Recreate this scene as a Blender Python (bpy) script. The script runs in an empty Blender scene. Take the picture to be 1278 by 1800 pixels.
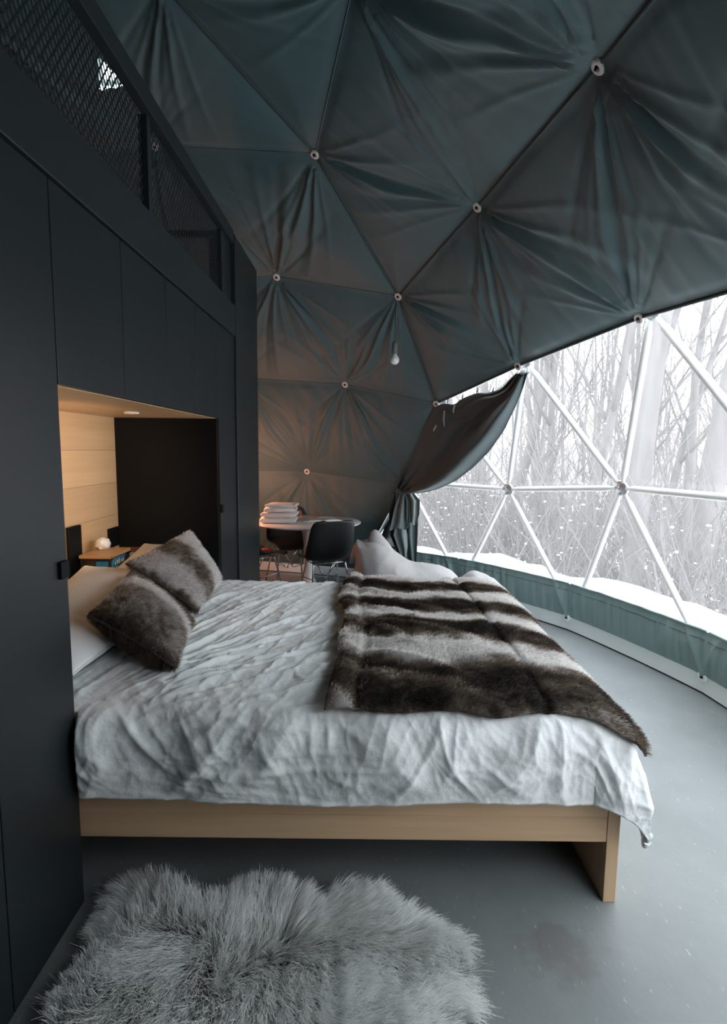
import bpy, bmesh, math, random
import numpy as np
from mathutils import Vector, Matrix

random.seed(7)
rng = np.random.default_rng(7)
SC = bpy.context.scene
COL = SC.collection
PI = math.pi

# ------------------------------------------------------------------ camera
W_, H_, FPX = 1278, 1800, 959.5
TILT, ROLL, CAMH = 0.1148, -0.0111, 1.483
def cam_axes():
    F = np.array([0, math.cos(TILT), -math.sin(TILT)]); R = np.array([1., 0, 0]); U = np.cross(R, F)
    c, s = math.cos(ROLL), math.sin(ROLL)
    return c*R - s*U, s*R + c*U, F
AX, AY, AF = cam_axes()
cd = bpy.data.cameras.new('camera'); cam = bpy.data.objects.new('camera', cd); COL.objects.link(cam)
cd.sensor_fit = 'HORIZONTAL'; cd.sensor_width = 36.0; cd.lens = FPX/W_*36.0
cd.clip_start = 0.02; cd.clip_end = 500
cam.matrix_world = Matrix(((AX[0], AY[0], -AF[0], 0), (AX[1], AY[1], -AF[1], 0), (AX[2], AY[2], -AF[2], CAMH), (0, 0, 0, 1)))
SC.camera = cam
CP = np.array([0, 0, CAMH])
# measuring aids: where a sight line of the photograph meets a real plane or the dome
def ray(x, y): return AF + (x - W_/2)/FPX*AX + (H_/2 - y)/FPX*AY
def onx(x, y, X): d = ray(x, y); return CP + d*(X/d[0])
def ony(x, y, Y): d = ray(x, y); return CP + d*(Y/d[1])
def onz(x, y, Z): d = ray(x, y); return CP + d*((Z - CAMH)/d[2])

# ------------------------------------------------------------------ world, exposure
VS = SC.view_settings
VS.view_transform = 'Standard'; VS.look = 'None'; VS.gamma = 1.0; VS.use_curve_mapping = False
VS.exposure = 0.0
SC.cycles.max_bounces = 10; SC.cycles.diffuse_bounces = 5; SC.cycles.glossy_bounces = 3
SC.cycles.transparent_max_bounces = 12; SC.cycles.transmission_bounces = 6
SC.cycles.use_denoising = True
SC.cycles.sample_clamp_indirect = 8.0
wd = bpy.data.worlds.new('winter_sky'); SC.world = wd; wd.use_nodes = True
wn, wl = wd.node_tree.nodes, wd.node_tree.links
wn.clear()
wo = wn.new('ShaderNodeOutputWorld'); wb = wn.new('ShaderNodeBackground')
wt = wn.new('ShaderNodeTexCoord'); ws = wn.new('ShaderNodeSeparateXYZ'); wr = wn.new('ShaderNodeValToRGB')
wl.new(wt.outputs['Generated'], ws.inputs[0]); wl.new(ws.outputs['Z'], wr.inputs[0])
wr.color_ramp.elements[0].position = 0.0; wr.color_ramp.elements[0].color = (0.40, 0.345, 0.33, 1)
wr.color_ramp.elements[1].position = 0.85; wr.color_ramp.elements[1].color = (0.88, 0.95, 0.98, 1)
e = wr.color_ramp.elements.new(0.10); e.color = (0.45, 0.43, 0.43, 1)
e = wr.color_ramp.elements.new(0.40); e.color = (0.62, 0.68, 0.71, 1)
wl.new(wr.outputs[0], wb.inputs[0]); wb.inputs[1].default_value = 7.0
wl.new(wb.outputs[0], wo.inputs[0])

# warm lamps of the place: kitchen side behind the partition, reading lights in the alcove
def lamp(name, kind, loc, energy, color, size=0.1, rot=None, spot=None):
    ld = bpy.data.lights.new(name, kind); ld.energy = energy; ld.color = color
    if kind == 'AREA': ld.size = size
    else: ld.shadow_soft_size = size
    if spot: ld.spot_size, ld.spot_blend = spot
    o = bpy.data.objects.new(name, ld); o.location = loc
    if rot: o.rotation_euler = rot
    COL.objects.link(o); return o
lamp('kitchen_light', 'POINT', (-1.48, 5.50, 1.04), 33.0, (1.0, 0.40, 0.22), 0.10)
rd = Vector((-1.56, 2.85, 1.30))-Vector((-1.0, 1.86, 1.50))
lamp('alcove_reading_light', 'SPOT', (-1.0, 1.86, 1.50), 44, (1.0, 0.68, 0.42), 0.05, rd.to_track_quat('-Z', 'Y').to_euler(), (math.radians(66), 0.8))

# ------------------------------------------------------------------ helpers
def mat(name, col, rough=0.6, metal=0.0, var=0.0, vscale=6.0, bump=0.0, bscale=40.0, stretch=(1, 1, 1), spec=0.5, col2=None, sheen=0.0, detail=4.0):
    m = bpy.data.materials.new(name); m.use_nodes = True
    n, l = m.node_tree.nodes, m.node_tree.links
    b = n['Principled BSDF']
    b.inputs['Base Color'].default_value = (*col, 1); b.inputs['Roughness'].default_value = rough
    b.inputs['Metallic'].default_value = metal; b.inputs['Specular IOR Level'].default_value = spec
    if sheen: b.inputs['Sheen Weight'].default_value = sheen
    if var or bump or col2:
        tc = n.new('ShaderNodeTexCoord'); mp = n.new('ShaderNodeMapping'); mp.inputs['Scale'].default_value = stretch
        l.new(tc.outputs['Object'], mp.inputs[0])
    if var or col2:
        t = n.new('ShaderNodeTexNoise'); t.inputs['Scale'].default_value = vscale; t.inputs['Detail'].default_value = detail
        l.new(mp.outputs[0], t.inputs[0])
        r = n.new('ShaderNodeValToRGB'); r.color_ramp.elements[0].position = 0.3; r.color_ramp.elements[1].position = 0.7
        c2 = col2 if col2 else tuple(c*(1-var) for c in col); c1 = col if col2 else tuple(min(1, c*(1+var)) for c in col)
        r.color_ramp.elements[0].color = (*c2, 1); r.color_ramp.elements[1].color = (*c1, 1)
        l.new(t.outputs['Fac'], r.inputs[0]); l.new(r.outputs[0], b.inputs['Base Color'])
    if bump:
        t2 = n.new('ShaderNodeTexNoise'); t2.inputs['Scale'].default_value = bscale; t2.inputs['Detail'].default_value = 5
        l.new(mp.outputs[0], t2.inputs[0])
        bp = n.new('ShaderNodeBump'); bp.inputs['Strength'].default_value = bump; bp.inputs['Distance'].default_value = 0.01
        l.new(t2.outputs['Fac'], bp.inputs['Height']); l.new(bp.outputs[0], b.inputs['Normal'])
    return m

def link(o, parent=None, kind=None, label=None, cat=None, group=None):
    COL.objects.link(o)
    if parent is not None: o.parent = parent
    if kind: o['kind'] = kind
    if label: o['label'] = label
    if cat: o['category'] = cat
    if group: o['group'] = group
    return o

def empty(name, loc=(0, 0, 0), rz=0.0, label=None, cat=None, group=None, kind=None):
    o = bpy.data.objects.new(name, None); o.location = loc; o.rotation_euler = (0, 0, rz); o.empty_display_size = 0.1
    return link(o, None, kind, label, cat, group)

def mesh_np(name, V, Fc, m, smooth=True, col=None):
    """Mesh from numpy: V (n,3), Fc (k,3|4)."""
    V = np.asarray(V, np.float32); Fc = np.asarray(Fc, np.int32)
    me = bpy.data.meshes.new(name); k = Fc.shape[1]
    me.vertices.add(len(V)); me.vertices.foreach_set('co', V.ravel())
    me.loops.add(Fc.size); me.loops.foreach_set('vertex_index', Fc.ravel())
    me.polygons.add(len(Fc)); me.polygons.foreach_set('loop_start', np.arange(0, Fc.size, k, dtype=np.int32))
    me.polygons.foreach_set('loop_total', np.full(len(Fc), k, np.int32))
    me.polygons.foreach_set('use_smooth', np.full(len(Fc), smooth, bool))
    if m: me.materials.append(m)
    me.update(calc_edges=True); me.validate()
    if col is not None:
        a = me.color_attributes.new('Col', 'FLOAT_COLOR', 'POINT')
        a.data.foreach_set('color', np.concatenate([col, np.ones((len(col), 1))], 1).astype(np.float32).ravel())
    return me

def obj_np(name, V, Fc, m, parent=None, smooth=True, col=None, **kw):
    return link(bpy.data.objects.new(name, mesh_np(name, V, Fc, m, smooth, col)), parent, **kw)

def obj_bm(name, bm, m, parent=None, smooth=False, **kw):
    bmesh.ops.recalc_face_normals(bm, faces=bm.faces[:])
    me = bpy.data.meshes.new(name); bm.to_mesh(me); bm.free()
    me.materials.append(m)
    if smooth:
        me.polygons.foreach_set('use_smooth', np.ones(len(me.polygons), bool))
    return link(bpy.data.objects.new(name, me), parent, **kw)

def add_box(bm, lo, hi, bev=0.0, M=None):
    lo, hi = Vector(lo), Vector(hi)
    t = Matrix.Translation((lo+hi)/2) @ Matrix.Diagonal((*(hi-lo), 1))
    g = bmesh.ops.create_cube(bm, size=1, matrix=(M @ t) if M else t)
    if bev:
        es = set(e for v in g['verts'] for e in v.link_edges)
        bmesh.ops.bevel(bm, geom=list(es), offset=bev, segments=2, affect='EDGES', profile=0.5)

def box(name, lo, hi, m, parent=None, bev=0.003, **kw):
    bm = bmesh.new(); add_box(bm, lo, hi, bev); return obj_bm(name, bm, m, parent, **kw)

def tube_arrays(pts, rad, sides=8, cap=True):
    pts = np.asarray(pts, float); n = len(pts); rad = np.broadcast_to(np.asarray(rad, float), (n,))
    T = np.gradient(pts, axis=0); T /= np.linalg.norm(T, axis=1)[:, None] + 1e-12
    up = np.array([0, 0, 1.]) if abs(T[0, 2]) < 0.9 else np.array([1., 0, 0])
    V = []; nrm = None
    for i in range(n):
        if nrm is None: nrm = np.cross(T[i], up)
        nrm = nrm - T[i]*(nrm @ T[i]); nrm /= np.linalg.norm(nrm) + 1e-12
        b = np.cross(T[i], nrm); a = np.arange(sides)*2*PI/sides
        V.append(pts[i] + rad[i]*(np.cos(a)[:, None]*nrm + np.sin(a)[:, None]*b))
    V = np.concatenate(V)
    i = np.arange(n-1)[:, None]*sides; j = np.arange(sides)[None]; j2 = (j+1) % sides
    F = np.stack([i+j, i+j2, i+sides+j2, i+sides+j], -1).reshape(-1, 4)
    if cap:
        V = np.concatenate([V, pts[:1], pts[-1:]]); a, b = len(V)-2, len(V)-1; jj = np.arange(sides)
        F = np.concatenate([F, np.stack([jj*0+a, (jj+1) % sides, jj, jj*0+a], 1)[:, [0, 1, 2, 2]], np.stack([jj*0+b, (n-1)*sides+jj, (n-1)*sides+(jj+1) % sides, jj*0+b], 1)[:, [0, 1, 2, 2]]])
    return V, F

def merge(parts):
    Vs, Fs, o = [], [], 0
    for V, F in parts:
        Vs.append(V); Fs.append(F+o); o += len(V)
    return np.concatenate(Vs), np.concatenate(Fs)

def obj_tubes(name, tubes, m, parent=None, **kw):
    """tubes: list of (points, radius, sides)."""
    V, F = merge([tube_arrays(p, r, s) for p, r, s in tubes])
    me = bpy.data.meshes.new(name)
    me.from_pydata(V.tolist(), [], [tuple(dict.fromkeys(f)) for f in F.tolist()]); me.materials.append(m)
    me.polygons.foreach_set('use_smooth', np.ones(len(me.polygons), bool)); me.update()
    return link(bpy.data.objects.new(name, me), parent, **kw)

def lathe(name, prof, m, parent=None, seg=32, loc=(0, 0, 0), axis=None, **kw):
    """prof: list of (r, z); revolved about z, then turned so that z points along axis."""
    prof = np.array(prof, float); a = np.arange(seg)*2*PI/seg; n = len(prof)
    V = np.stack([prof[:, 0][:, None]*np.cos(a), prof[:, 0][:, None]*np.sin(a), np.repeat(prof[:, 1][:, None], seg, 1)], -1).reshape(-1, 3)
    i = np.arange(n-1)[:, None]*seg; j = np.arange(seg)[None]; j2 = (j+1) % seg
    F = np.stack([i+j, i+j2, i+seg+j2, i+seg+j], -1).reshape(-1, 4)
    if axis is not None:
        q = np.array(Vector((0, 0, 1)).rotation_difference(Vector(axis)).to_matrix()); V = V @ q.T
    V = V + np.array(loc)
    me = mesh_np(name, V, F, m); bm = bmesh.new(); bm.from_mesh(me)
    bmesh.ops.remove_doubles(bm, verts=bm.verts[:], dist=1e-5); bmesh.ops.recalc_face_normals(bm, faces=bm.faces[:]); bm.to_mesh(me); bm.free()
    return link(bpy.data.objects.new(name, me), parent, **kw)

def grid_faces(nu, nv):
    i = np.arange(nu-1)[:, None]*nv; j = np.arange(nv-1)[None]
    return np.stack([i+j, i+nv+j, i+nv+j+1, i+j+1], -1).reshape(-1, 4)

def grid_normals(P):
    du = np.gradient(P, axis=0); dv = np.gradient(P, axis=1); n = np.cross(du, dv)
    return n/(np.linalg.norm(n, axis=-1, keepdims=True)+1e-12)

# gradient noise in numpy
_perm = rng.permutation(512)
_g = rng.normal(size=(512, 3)); _g /= np.linalg.norm(_g, axis=1)[:, None]
def noise3(x, y, z=0.0):
    x, y, z = np.broadcast_arrays(np.asarray(x, float), np.asarray(y, float), np.asarray(z, float))
    xi, yi, zi = np.floor(x).astype(int), np.floor(y).astype(int), np.floor(z).astype(int)
    xf, yf, zf = x-xi, y-yi, z-zi
    f = lambda t: t*t*t*(t*(t*6-15)+10)
    u, v, w = f(xf), f(yf), f(zf); r = 0
    for dx in (0, 1):
        for dy in (0, 1):
            for dz in (0, 1):
                h = _perm[(_perm[(_perm[(xi+dx) & 511] + yi+dy) & 511] + zi+dz) & 511]
                g = _g[h]; d = g[..., 0]*(xf-dx)+g[..., 1]*(yf-dy)+g[..., 2]*(zf-dz)
                r = r + d*(u if dx else 1-u)*(v if dy else 1-v)*(w if dz else 1-w)
    return r*1.5
def fbm(x, y, z=0.0, o=4):
    s, a = 0, 1.0
    for k in range(o): s = s + a*noise3(x*2**k, y*2**k, z+11.3*k); a *= 0.5
    return s
def ridge(n, sharp=1.0): return 1 - np.minimum(1, np.abs(n)*sharp)
def sstep(a, b, x): t = np.clip((x-a)/(b-a), 0, 1); return t*t*(3-2*t)

# ------------------------------------------------------------------ materials
M = {}
M['lining'] = mat('dome_lining_cloth', (0.088, 0.146, 0.160), 0.55, var=0.05, vscale=2.5, bump=0.10, bscale=260, sheen=0.15, spec=0.35)
M['skirt'] = mat('skirt_cloth', (0.17, 0.25, 0.252), 0.7, bump=0.1, bscale=250)
M['seam'] = mat('seam_cord', (0.05, 0.075, 0.08), 0.7)
M['washer'] = mat('washer_steel', (0.74, 0.75, 0.74), 0.45, 0.1)
M['bolt'] = mat('dark_bolt', (0.03, 0.032, 0.035), 0.35, 0.6)
M['strut'] = mat('white_strut_metal', (0.86, 0.88, 0.89), 0.38, 0.0, var=0.02)
M['joint'] = mat('strut_joint_steel', (0.5, 0.52, 0.54), 0.35, 0.7)
M['kick'] = mat('white_kickboard', (0.70, 0.76, 0.77), 0.5, var=0.03, vscale=3)
M['gap'] = mat('black_gap', (0.01, 0.011, 0.012), 0.8)
M['paint'] = mat('dark_wall_paint', (0.012, 0.0165, 0.0185), 0.4, var=0.06, vscale=2, bump=0.03, bscale=120, spec=0.38)
M['beam'] = mat('dark_beam_paint', (0.014, 0.019, 0.021), 0.4, var=0.05, vscale=2, spec=0.42)
M['black'] = mat('black_paint', (0.0035, 0.0045, 0.0055), 0.6, spec=0.15)
M['meshmetal'] = mat('dark_mesh_metal', (0.02, 0.025, 0.028), 0.5, 0.3)
M['throwmat'] = None

def wood(name, light, dark, scale=1.0, rough=0.45, axis=1):
    m = bpy.data.materials.new(name); m.use_nodes = True
    n, l = m.node_tree.nodes, m.node_tree.links; b = n['Principled BSDF']; b.inputs['Roughness'].default_value = rough
    tc = n.new('ShaderNodeTexCoord'); mp = n.new('ShaderNodeMapping')
    s = [14*scale]*3; s[axis] = 0.7*scale; mp.inputs['Scale'].default_value = s
    l.new(tc.outputs['Object'], mp.inputs[0])
    t = n.new('ShaderNodeTexNoise'); t.inputs['Scale'].default_value = 2.0; t.inputs['Detail'].default_value = 8; t.inputs['Roughness'].default_value = 0.6
    l.new(mp.outputs[0], t.inputs[0])
    r = n.new('ShaderNodeValToRGB'); r.color_ramp.elements[0].position = 0.3; r.color_ramp.elements[1].position = 0.72
    r.color_ramp.elements[0].color = (*dark, 1); r.color_ramp.elements[1].color = (*light, 1)
    l.new(t.outputs['Fac'], r.inputs[0])
    oi = n.new('ShaderNodeObjectInfo'); hs = n.new('ShaderNodeHueSaturation')
    mr = n.new('ShaderNodeMapRange'); mr.inputs['To Min'].default_value = 0.88; mr.inputs['To Max'].default_value = 1.1
    l.new(oi.outputs['Random'], mr.inputs[0]); l.new(mr.outputs[0], hs.inputs['Value']); l.new(r.outputs[0], hs.inputs['Color'])
    l.new(hs.outputs[0], b.inputs['Base Color'])
    bp = n.new('ShaderNodeBump'); bp.inputs['Strength'].default_value = 0.08; bp.inputs['Distance'].default_value = 0.004
    l.new(t.outputs['Fac'], bp.inputs['Height']); l.new(bp.outputs[0], b.inputs['Normal'])
    return m
M['maple_x'] = wood('maple_lengthwise', (0.62, 0.42, 0.26), (0.52, 0.34, 0.20), axis=0)
M['maple_z'] = wood('maple_upright', (0.58, 0.39, 0.25), (0.50, 0.33, 0.19), axis=2)
M['ply_y'] = wood('birch_plywood', (0.66, 0.44, 0.25), (0.57, 0.37, 0.20), axis=1)
M['walnut'] = wood('brown_shelf_wood', (0.16, 0.08, 0.045), (0.10, 0.05, 0.03), axis=1)

def concrete():
    m = bpy.data.materials.new('concrete_floor'); m.use_nodes = True
    n, l = m.node_tree.nodes, m.node_tree.links; b = n['Principled BSDF']
    tc = n.new('ShaderNodeTexCoord')
    t = n.new('ShaderNodeTexNoise'); t.inputs['Scale'].default_value = 1.3; t.inputs['Detail'].default_value = 9; t.inputs['Roughness'].default_value = 0.62
    l.new(tc.outputs['Object'], t.inputs[0])
    r = n.new('ShaderNodeValToRGB'); r.color_ramp.elements[0].position = 0.25; r.color_ramp.elements[1].position = 0.75
    r.color_ramp.elements[0].color = (0.125, 0.139, 0.143, 1); r.color_ramp.elements[1].color = (0.215, 0.233, 0.238, 1)
    l.new(t.outputs['Fac'], r.inputs[0])
    # fine pale specks and trowel scratches
    v = n.new('ShaderNodeTexNoise'); v.inputs['Scale'].default_value = 70; v.inputs['Detail'].default_value = 3
    mp = n.new('ShaderNodeMapping'); mp.inputs['Scale'].default_value = (1, 0.35, 1); mp.inputs['Rotation'].default_value = (0, 0, 0.6)
    l.new(tc.outputs['Object'], mp.inputs[0]); l.new(mp.outputs[0], v.inputs[0])
    r2 = n.new('ShaderNodeValToRGB'); r2.color_ramp.elements[0].position = 0.66; r2.color_ramp.elements[1].position = 0.80
    l.new(v.outputs['Fac'], r2.inputs[0])
    mx = n.new('ShaderNodeMixRGB'); mx.inputs[2].default_value = (0.50, 0.53, 0.53, 1)
    ml = n.new('ShaderNodeMath'); ml.operation = 'MULTIPLY'; ml.inputs[1].default_value = 0.6
    l.new(r2.outputs[0], ml.inputs[0]); l.new(ml.outputs[0], mx.inputs[0]); l.new(r.outputs[0], mx.inputs[1])
    # brown worn stain beside the bed foot
    gp = n.new('ShaderNodeVectorMath'); gp.operation = 'DISTANCE'; gp.inputs[1].default_value = (0.60, 1.48, 0.0)
    l.new(tc.outputs['Object'], gp.inputs[0])
    st = n.new('ShaderNodeTexNoise'); st.inputs['Scale'].default_value = 16; st.inputs['Detail'].default_value = 6
    l.new(tc.outputs['Object'], st.inputs[0])
    ad = n.new('ShaderNodeMath'); ad.operation = 'MULTIPLY_ADD'; ad.inputs[1].default_value = 0.35; l.new(st.outputs['Fac'], ad.inputs[0]); l.new(gp.outputs['Value'], ad.inputs[2])
    r3 = n.new('ShaderNodeValToRGB'); r3.color_ramp.elements[0].position = 0.22; r3.color_ramp.elements[1].position = 0.30
    r3.color_ramp.elements[0].color = (1, 1, 1, 1); r3.color_ramp.elements[1].color = (0, 0, 0, 1)
    l.new(ad.outputs[0], r3.inputs[0])
    m3 = n.new('ShaderNodeMixRGB'); m3.inputs[2].default_value = (0.10, 0.08, 0.075, 1)
    m4 = n.new('ShaderNodeMath'); m4.operation = 'MULTIPLY'; m4.inputs[1].default_value = 0.4
    l.new(r3.outputs[0], m4.inputs[0]); l.new(m4.outputs[0], m3.inputs[0]); l.new(mx.outputs[0], m3.inputs[1])
    l.new(m3.outputs[0], b.inputs['Base Color'])
    rr = n.new('ShaderNodeMapRange'); rr.inputs['To Min'].default_value = 0.38; rr.inputs['To Max'].default_value = 0.52; b.inputs['Specular IOR Level'].default_value = 0.4; b.inputs['Coat Weight'].default_value = 0.35; b.inputs['Coat IOR'].default_value = 1.5; b.inputs['Coat Roughness'].default_value = 0.40
    l.new(t.outputs['Fac'], rr.inputs[0]); l.new(rr.outputs[0], b.inputs['Roughness'])
    bp = n.new('ShaderNodeBump'); bp.inputs['Strength'].default_value = 0.12; bp.inputs['Distance'].default_value = 0.004
    l.new(v.outputs['Fac'], bp.inputs['Height']); l.new(bp.outputs[0], b.inputs['Normal'])
    return m
M['floor'] = concrete()

def vinyl():
    m = bpy.data.materials.new('clear_vinyl_pane'); m.use_nodes = True
    n, l = m.node_tree.nodes, m.node_tree.links; n.remove(n['Principled BSDF']); o = n['Material Output']
    tr = n.new('ShaderNodeBsdfTransparent'); tl = n.new('ShaderNodeBsdfTranslucent'); mx = n.new('ShaderNodeMixShader'); gl = n.new('ShaderNodeBsdfGlossy'); mg = n.new('ShaderNodeMixShader')
    tr.inputs[0].default_value = (0.97, 0.975, 0.985, 1); tl.inputs[0].default_value = (1.0, 0.97, 0.97, 1)
    mx.inputs[0].default_value = HAZE
    l.new(tr.outputs[0], mx.inputs[1]); l.new(tl.outputs[0], mx.inputs[2])
    gl.inputs['Roughness'].default_value = 0.15; mg.inputs[0].default_value = 0.03
    l.new(mx.outputs[0], mg.inputs[1]); l.new(gl.outputs[0], mg.inputs[2]); l.new(mg.outputs[0], o.inputs[0])
    return m
HAZE = 0.085
M['vinyl'] = vinyl()

def furmat(name, rough=0.75, trans=0.25, gain=1.0):
    m = bpy.data.materials.new(name); m.use_nodes = True
    n, l = m.node_tree.nodes, m.node_tree.links; b = n['Principled BSDF']; o = n['Material Output']
    a = n.new('ShaderNodeVertexColor'); a.layer_name = 'Col'
    l.new(a.outputs[0], b.inputs['Base Color']); b.inputs['Roughness'].default_value = rough; b.inputs['Specular IOR Level'].default_value = 0.25
    t = n.new('ShaderNodeBsdfTranslucent'); l.new(a.outputs[0], t.inputs[0])
    mx = n.new('ShaderNodeMixShader'); mx.inputs[0].default_value = trans
    l.new(b.outputs[0], mx.inputs[1]); l.new(t.outputs[0], mx.inputs[2]); l.new(mx.outputs[0], o.inputs[0])
    return m
M['fur'] = furmat('faux_fur', 0.75, 0.36); M['wool'] = furmat('long_sheep_wool', 0.7, 0.3)

# ------------------------------------------------------------------ geodesic dome geometry
RD = 4.0; DC = np.array([-1.832, 2.552, 0.12]); DROT = PI/2 - 2.0296
def geodesic(n=4):
    r = 2/math.sqrt(5); z = 1/math.sqrt(5); top = np.array([0, 0, 1.])
    U = [np.array([r*math.cos(2*PI*i/5), r*math.sin(2*PI*i/5), z]) for i in range(5)]
    L = [np.array([r*math.cos(2*PI*(i+.5)/5), r*math.sin(2*PI*(i+.5)/5), -z]) for i in range(5)]
    faces = [(top, U[i], U[(i+1) % 5]) for i in range(5)] + [(U[i], U[(i+1) % 5], L[i]) for i in range(5)] + [(U[(i+1) % 5], L[i], L[(i+1) % 5]) for i in range(5)]
    V, rows, tris = [], [], []
    def vid(p, row):
        p = p/np.linalg.norm(p)
        for k, q in enumerate(V):
            if np.abs(q-p).max() < 1e-6: return k
        V.append(p); rows.append(row); return len(V)-1
    for fi, (a, b, c) in enumerate(faces):
        base = 0 if fi < 5 else n
        idx = {}
        for i in range(n+1):
            for j in range(n+1-i):
                k = n-i-j; p = (a*k + b*i + c*j)/n
                row = (i+j) if fi < 5 else (n + j if fi < 10 else n + i + j)
                idx[(i, j)] = vid(p, row)
        for i in range(n):
            for j in range(n-i):
                tris.append((fi, idx[(i, j)], idx[(i+1, j)], idx[(i, j+1)]))
                if i+j < n-1: tris.append((fi, idx[(i+1, j)], idx[(i+1, j+1)], idx[(i, j+1)]))
    return np.array(V), np.array(rows), tris
GV, GR, GT = geodesic()
c_, s_ = math.cos(DROT), math.sin(DROT); RZ = np.array([[c_, -s_, 0], [s_, c_, 0], [0, 0, 1]])
GU = GV @ RZ.T                                   # unit directions in the world frame
HUB = DC + RD*GU
def pixof(P):
    d = np.asarray(P)-CP; return (W_/2 + FPX*(d@AX)/(d@AF), H_/2 - FPX*(d@AY)/(d@AF)), d@AF
def hub_at(x, y, row):
    best = None
    for k in range(len(HUB)):
        if GR[k] == row:
            p, z = pixof(HUB[k])
            if z > 0.1:
                d = math.hypot(p[0]-x, p[1]-y)
                if best is None or d < best[0]: best = (d, k)
    return best[1]
hA, hB, hC, hD, hE, hF, hG, hH, hI, hJ, hK, hL, hM = [hub_at(*q) for q in ((555, 268, 2), (487, 485, 3), (606, 676, 4), (540, 829, 5), (700, 521, 3), (767, 711, 4), (840, 363, 3), (1055, 112, 3), (1124, 560, 4), (912, 645, 4), (708, 851, 5), (893, 860, 5), (1093, 858, 5))]
def azim(p): return math.atan2(p[1], p[0])
AZK = azim(GU[hK])                               # the window starts at hub K and runs clockwise round the dome
WSPAN = math.radians(90)
def in_window(ids):
    rows = [GR[k] for k in ids]
    if min(rows) < 4 or max(rows) > 6: return False
    c = GU[list(ids)].sum(0); da = (AZK - azim(c)) % (2*PI)
    if min(rows) == 4: return math.radians(2) < da < WSPAN
    lo = math.radians(-4)
    d2 = da if da < PI+1 else da-2*PI
    return lo < d2 < WSPAN
DT = [t for t in GT if max(GR[list(t[1:])]) <= 6]
WT = [t for t in DT if in_window(t[1:])]
WTset = set(WT)

# ------------------------------------------------------------------ floor
def floor_obj():
    a = np.arange(80)*2*PI/80; bm = bmesh.new()
    top = [bm.verts.new((DC[0]+4.06*math.cos(t), DC[1]+4.06*math.sin(t), 0)) for t in a]
    bot = [bm.verts.new((DC[0]+4.06*math.cos(t), DC[1]+4.06*math.sin(t), -0.25)) for t in a]
    bm.faces.new(top); bm.faces.new(bot[::-1])
    for i in range(80): bm.faces.new((top[i], bot[i], bot[(i+1) % 80], top[(i+1) % 80]))
    return obj_bm('floor', bm, M['floor'], kind='structure', label='grey polished concrete floor of the dome', cat='floor')
floor_obj()

# ------------------------------------------------------------------ dome lining
ceiling = empty('ceiling', label='dark teal cloth lining of the geodesic dome', cat='ceiling', kind='structure')
wallback = empty('wall_back', label='lower cloth lining of the dome behind the round table', cat='wall', kind='structure')

def dist_seg(P, a, b):
    d = b-a; t = np.clip(((P-a) @ d)/(d @ d), 0, 1); return np.linalg.norm(P-(a+t[:, None]*d), axis=1)

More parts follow.
